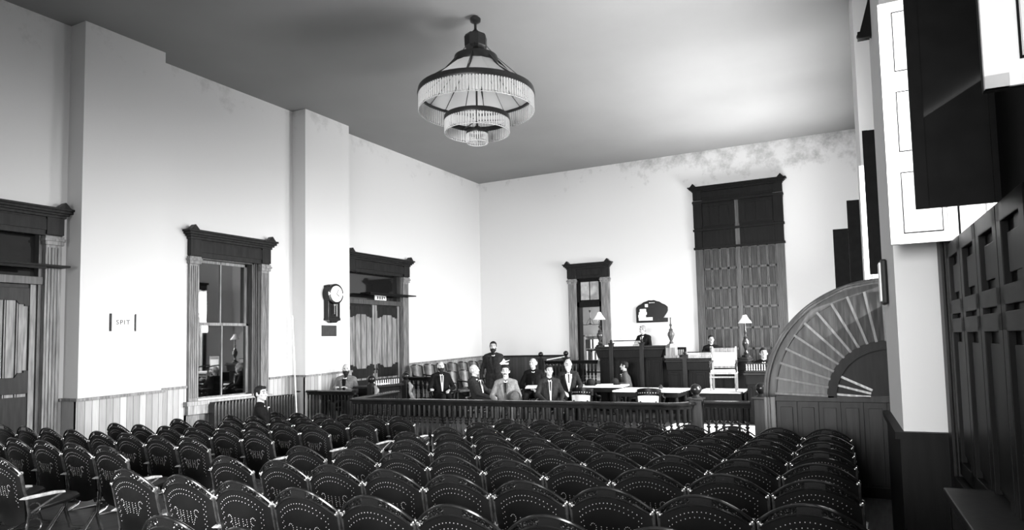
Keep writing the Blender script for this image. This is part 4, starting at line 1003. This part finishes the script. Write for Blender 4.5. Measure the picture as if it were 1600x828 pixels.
    m=MB(); m.ball((0,nk.y-.064,sh+.04),.02,(1.3,.6,.8)); m.prism([(-.012,zt-.17),(.012,zt-.17),(.016,zt+.03),(-.016,zt+.03)],yy(zt-.1)-.018,yy(zt-.1)-.006); m.build('necktie','suit_black',root)
    for s in (-1,1):
        m=MB(); P=[(s*.014,zb+.02),(s*(front+.028),zt-.09),(s*(front+.03),zt-.02),(s*(front-.01),zt+.025),(s*(front-.012),zt-.05)]
        k2=(yy(zt-.06)-yy(zb))/(zt-.06-zb); m.prism(P,-.020,.01,'xz',Matrix(((1,0,0,0),(0,1,k2,yy(zb)-zb*k2),(0,0,1,0),(0,0,0,1)))); m.build('lapel',suit,root,bevel=.004)
    # hair
    def hr(bb):
        if bald:
            for s in (-1,1): ell(bb,(s*.066,.03,.0),(.020,.06,.05),HMh)
            ell(bb,(0,.085,-.01),(.06,.028,.055),HMh)
        else:
            ell(bb,(0,.030,.052),(.083,.098,.082),HMh); ell(bb,(0,.062,.0),(.078,.062,.075),HMh); ell(bb,(0,-.045,.098),(.058,.034,.026),HMh)
            for s in (-1,1): ell(bb,(s*.070,-.012,.022),(.014,.028,.036),HMh)
    sub('hair',hair,hr)
    if mous: sub('moustache',mous,lambda bb:(capsule(bb,HMh@V((0,-.100,-.044)),.011,HMh@V((.036,-.082,-.056)),.008),capsule(bb,HMh@V((0,-.100,-.044)),.011,HMh@V((-.036,-.082,-.056)),.008)),.005,1)
    if beard: sub('beard',beard,lambda bb:(ell(bb,(0,-.062,-.098),(.056,.046,.055),HMh),ell(bb,(0,-.058,-.138),(.040,.034,.05),HMh),ell(bb,(.052,-.03,-.06),(.020,.036,.05),HMh),ell(bb,(-.052,-.03,-.06),(.020,.036,.05),HMh),capsule(bb,HMh@V((-.03,-.088,-.05)),.012,HMh@V((.03,-.088,-.05)),.012)),.007,2)
    return root
def deg(a): return math.radians(a)
def seated(chair_label,label,x,y,yaw,z=0,sc=1,chair=True,seat=.53,**k):
    if chair:
        c=armchair(chair_label,(x,y,z),deg(yaw)); c.scale=(sc,)*3
    return person(label,(x,y,z),deg(yaw),seat=seat,sc=sc,**k)
seated('','man in black suit and white collar sitting among the seats before the radiator',-8.02,7.04,140,zf(7.0),.90,chair=False,seat=.45,hyaw=-.75,suit='suit_black',trous='suit_black')
seated('armchair under the bearded man by the left wall','bald man in light grey coat with dark beard seated by the left wall',-10.70,11.70,24,0,1.02,suit='suit_grey',trous='suit_dark',bald=True,hair='hair_white',beard='hair_dark',hyaw=.3,shirt='suit_black',front=.055,wr=[(-.12,-.28,.92),(.12,-.28,.92)],el=[(-.28,-.02,.80),(.28,-.02,.80)])
seated('armchair of the reclining man before the jury box','man in black suit with dark goatee reclining before the jury box',-9.35,13.55,45,0,1.0,suit='suit_black',trous='suit_black',bald=True,hair='hair_white',beard='hair_dark',mous='hair_dark',lean=.09,legs=[(-.05,-.46,.62),(.12,-.48,.52)],el=[(-.30,-.02,.78),(.30,.02,.80)],wr=[(-.30,-.26,.80),(.12,-.32,.76)])
seated('armchair of the man in profile behind the railing','grey-haired man in dark suit in profile with chin raised',-7.45,12.2,98,0,.98,bald=True,hair='hair_grey',lean=.12,tilt=-.12,front=.06)
person('bearded man standing in dark frock coat and pale trousers',(-8.58,14.75,0),deg(26),stand=True,suit='suit_dark',trous='suit_mid',hair='hair_dark',beard='hair_dark',mous='hair_dark',sc=1.075,shirt='suit_dark',front=.05)
m7=seated('armchair of the man in light grey suit','man in light grey suit with dark moustache holding a derby hat',-6.45,11.55,24,0,.98,suit='suit_grey',trous='suit_mid',mous='hair_dark',shirt='suit_mid',front=.06,wr=[(-.16,-.30,.72),(.20,-.34,.70)])
seated('armchair of the white-haired man with crossed hands','white-haired man in black coat with crossed hands and papers on his knees',-7.3,14.45,20,0,1.02,suit='suit_black',trous='suit_dark',bald=True,hair='hair_white',shirt='suit_mid',front=.025,hyaw=-.35,wr=[(-.02,-.30,.74),(.10,-.28,.78)],el=[(-.30,-.10,.80),(.30,-.06,.82)])
seated('armchair of the dark-haired young man','clean-shaven dark-haired man in dark suit with hands on his lap',-5.85,12.3,34,0,.96,suit='suit_dark',trous='suit_dark',hyaw=.1,front=.04,wr=[(-.13,-.30,.70),(.16,-.36,.68)])
seated('armchair of the white-bearded man','bald white-bearded man with broad white shirt front and hands on his thighs',-6.2,14.05,28,0,1.01,suit='suit_dark',trous='suit_black',bald=True,hair='hair_white',beard='hair_white',shirt='white',front=.085,wr=[(-.12,-.30,.72),(.16,-.32,.72)])
seated('armchair at the counsel table before the judge bench','young man in dark jacket seated at the end of the hat table',-5.47,16.16,-72,0,.91,suit='suit_mid',trous='suit_dark',lean=-.10,hyaw=-.2,wr=[(.02,-.34,.86),(.16,-.36,.86)],front=.07)
seated('armchair of the judge','grey-haired judge in dark coat looking down at his bench',-5.65,18.05,-12,.92,.92,suit='suit_black',trous='suit_black',hair='hair_grey',mous='hair_grey',hyaw=-.6,tilt=.1)
seated('armchair behind the lower bench','dark-haired man with black bow tie behind the lower bench',-3.74,17.88,8,.60,.92,suit='suit_black',trous='suit_black',hyaw=.3,front=.035)
seated('stool of the recorder','young man in black suit seated behind the small desk at the right',-2.2,16.22,5,0,1.03,seat=.64,chair=False,suit='suit_black',trous='suit_black',hyaw=.15,front=.03)
t=thing('stool','tall dark stool under the young man behind the small right desk','stool',(-2.2,16.22,0))
b=MB(); b.lathe([(.17,.55),(.18,.575),(.17,.60)],n=20); b.build('seat','walnut',t)
for k in range(4):
    a=k*PI/2+PI/4; b=MB(); b.tube([(.12*math.cos(a),.12*math.sin(a),.56),(.2*math.cos(a),.2*math.sin(a),0)],.018,8); b.build('leg','walnut',t)
derby('derby_hat','derby hat held on the lap of the man in light grey',(-6.10,11.22,.80),(.9,.25,.5),'suit_mid',1.05)
t=MB(); t.prism([(-.13,0),(.02,.03),(.14,.09),(.02,.065),(-.02,.12),(-.06,.05)],-.05,.05); t.box(-.10,.10,-.06,.06,-.02,.012)
o=t.build('paper_fold','paper',smooth=False); o.scale=(.75,.75,.75); o.location=(-6.45,11.52,1.455); o.rotation_euler=(0,0,.4); tag(o,'folded white paper resting on the head of the man in light grey','paper')
b=MB(); b.box(-.13,.13,-.09,.09,0,.015); b.box(-.10,.14,-.05,.09,.015,.025); o=b.build('papers','paper',smooth=False); o.location=(-7.17,14.06,.80); o.rotation_euler=(.25,0,.3); tag(o,'white papers on the knees of the white-haired man','paper')

# ---------------------------------------------------------------- daylight and added fill
def area(name,loc,rot,w,h,p):
    l=bpy.data.lights.new(name,'AREA'); l.shape='RECTANGLE'; l.size=w; l.size_y=h; l.energy=p
    o=bpy.data.objects.new(name,l); COL.objects.link(o); o.location=loc; o.rotation_euler=rot; return o
PW=[30,220,420,460,460]
for i,(y0,y1,z0,z1) in enumerate(RWIN):
    y=(y0+y1)/2
    # skylight falls downwards into the room, a weaker glow from the ground outside rises to the ceiling
    o=area('window_daylight',(xw(y)+.36,y,(z0+z1)/2),(0,PI/2-deg(20),RT),z1-z0,y1-y0,PW[i]); o.data.spread=deg(72 if i<3 else 100)
    o=area('window_groundlight',(xw(y)+.36,y,(z0+z1)/2),(0,PI/2+deg(60),RT),z1-z0,y1-y0,(10,130,240,240,240)[i]); o.data.spread=deg(88)
for k,(x0,x1) in enumerate(((-9.6,-7.6),(-5.6,-3.6),(-2.2,-.4))):
    o=area('window_daylight',((x0+x1)/2,-3.3,2.7),(PI/2-deg(6),0,deg((-6,4,12)[k])),x1-x0,3.0,(45,150,200)[k]); o.data.spread=deg(60)  # unseen rear lights added as fill for the back wall and faces
o=area('chamber_window_daylight',(-5.35,20.4,2.6),(0,PI/2-.2,-.25),2.0,1.2,260)  # unseen light added to brighten the chamber; no window stands there
w=bpy.data.worlds.new('sky'); SC.world=w; w.use_nodes=True
bg=w.node_tree.nodes['Background']; bg.inputs[0].default_value=(1,1,1,1); bg.inputs[1].default_value=1.2
SC.view_settings.view_transform='Standard'; SC.view_settings.look='None'; SC.view_settings.gamma=1; SC.view_settings.use_curve_mapping=False
SC.view_settings.exposure=0.45
SC.cycles.use_denoising=True
SC.cycles.max_bounces=8; SC.cycles.diffuse_bounces=5
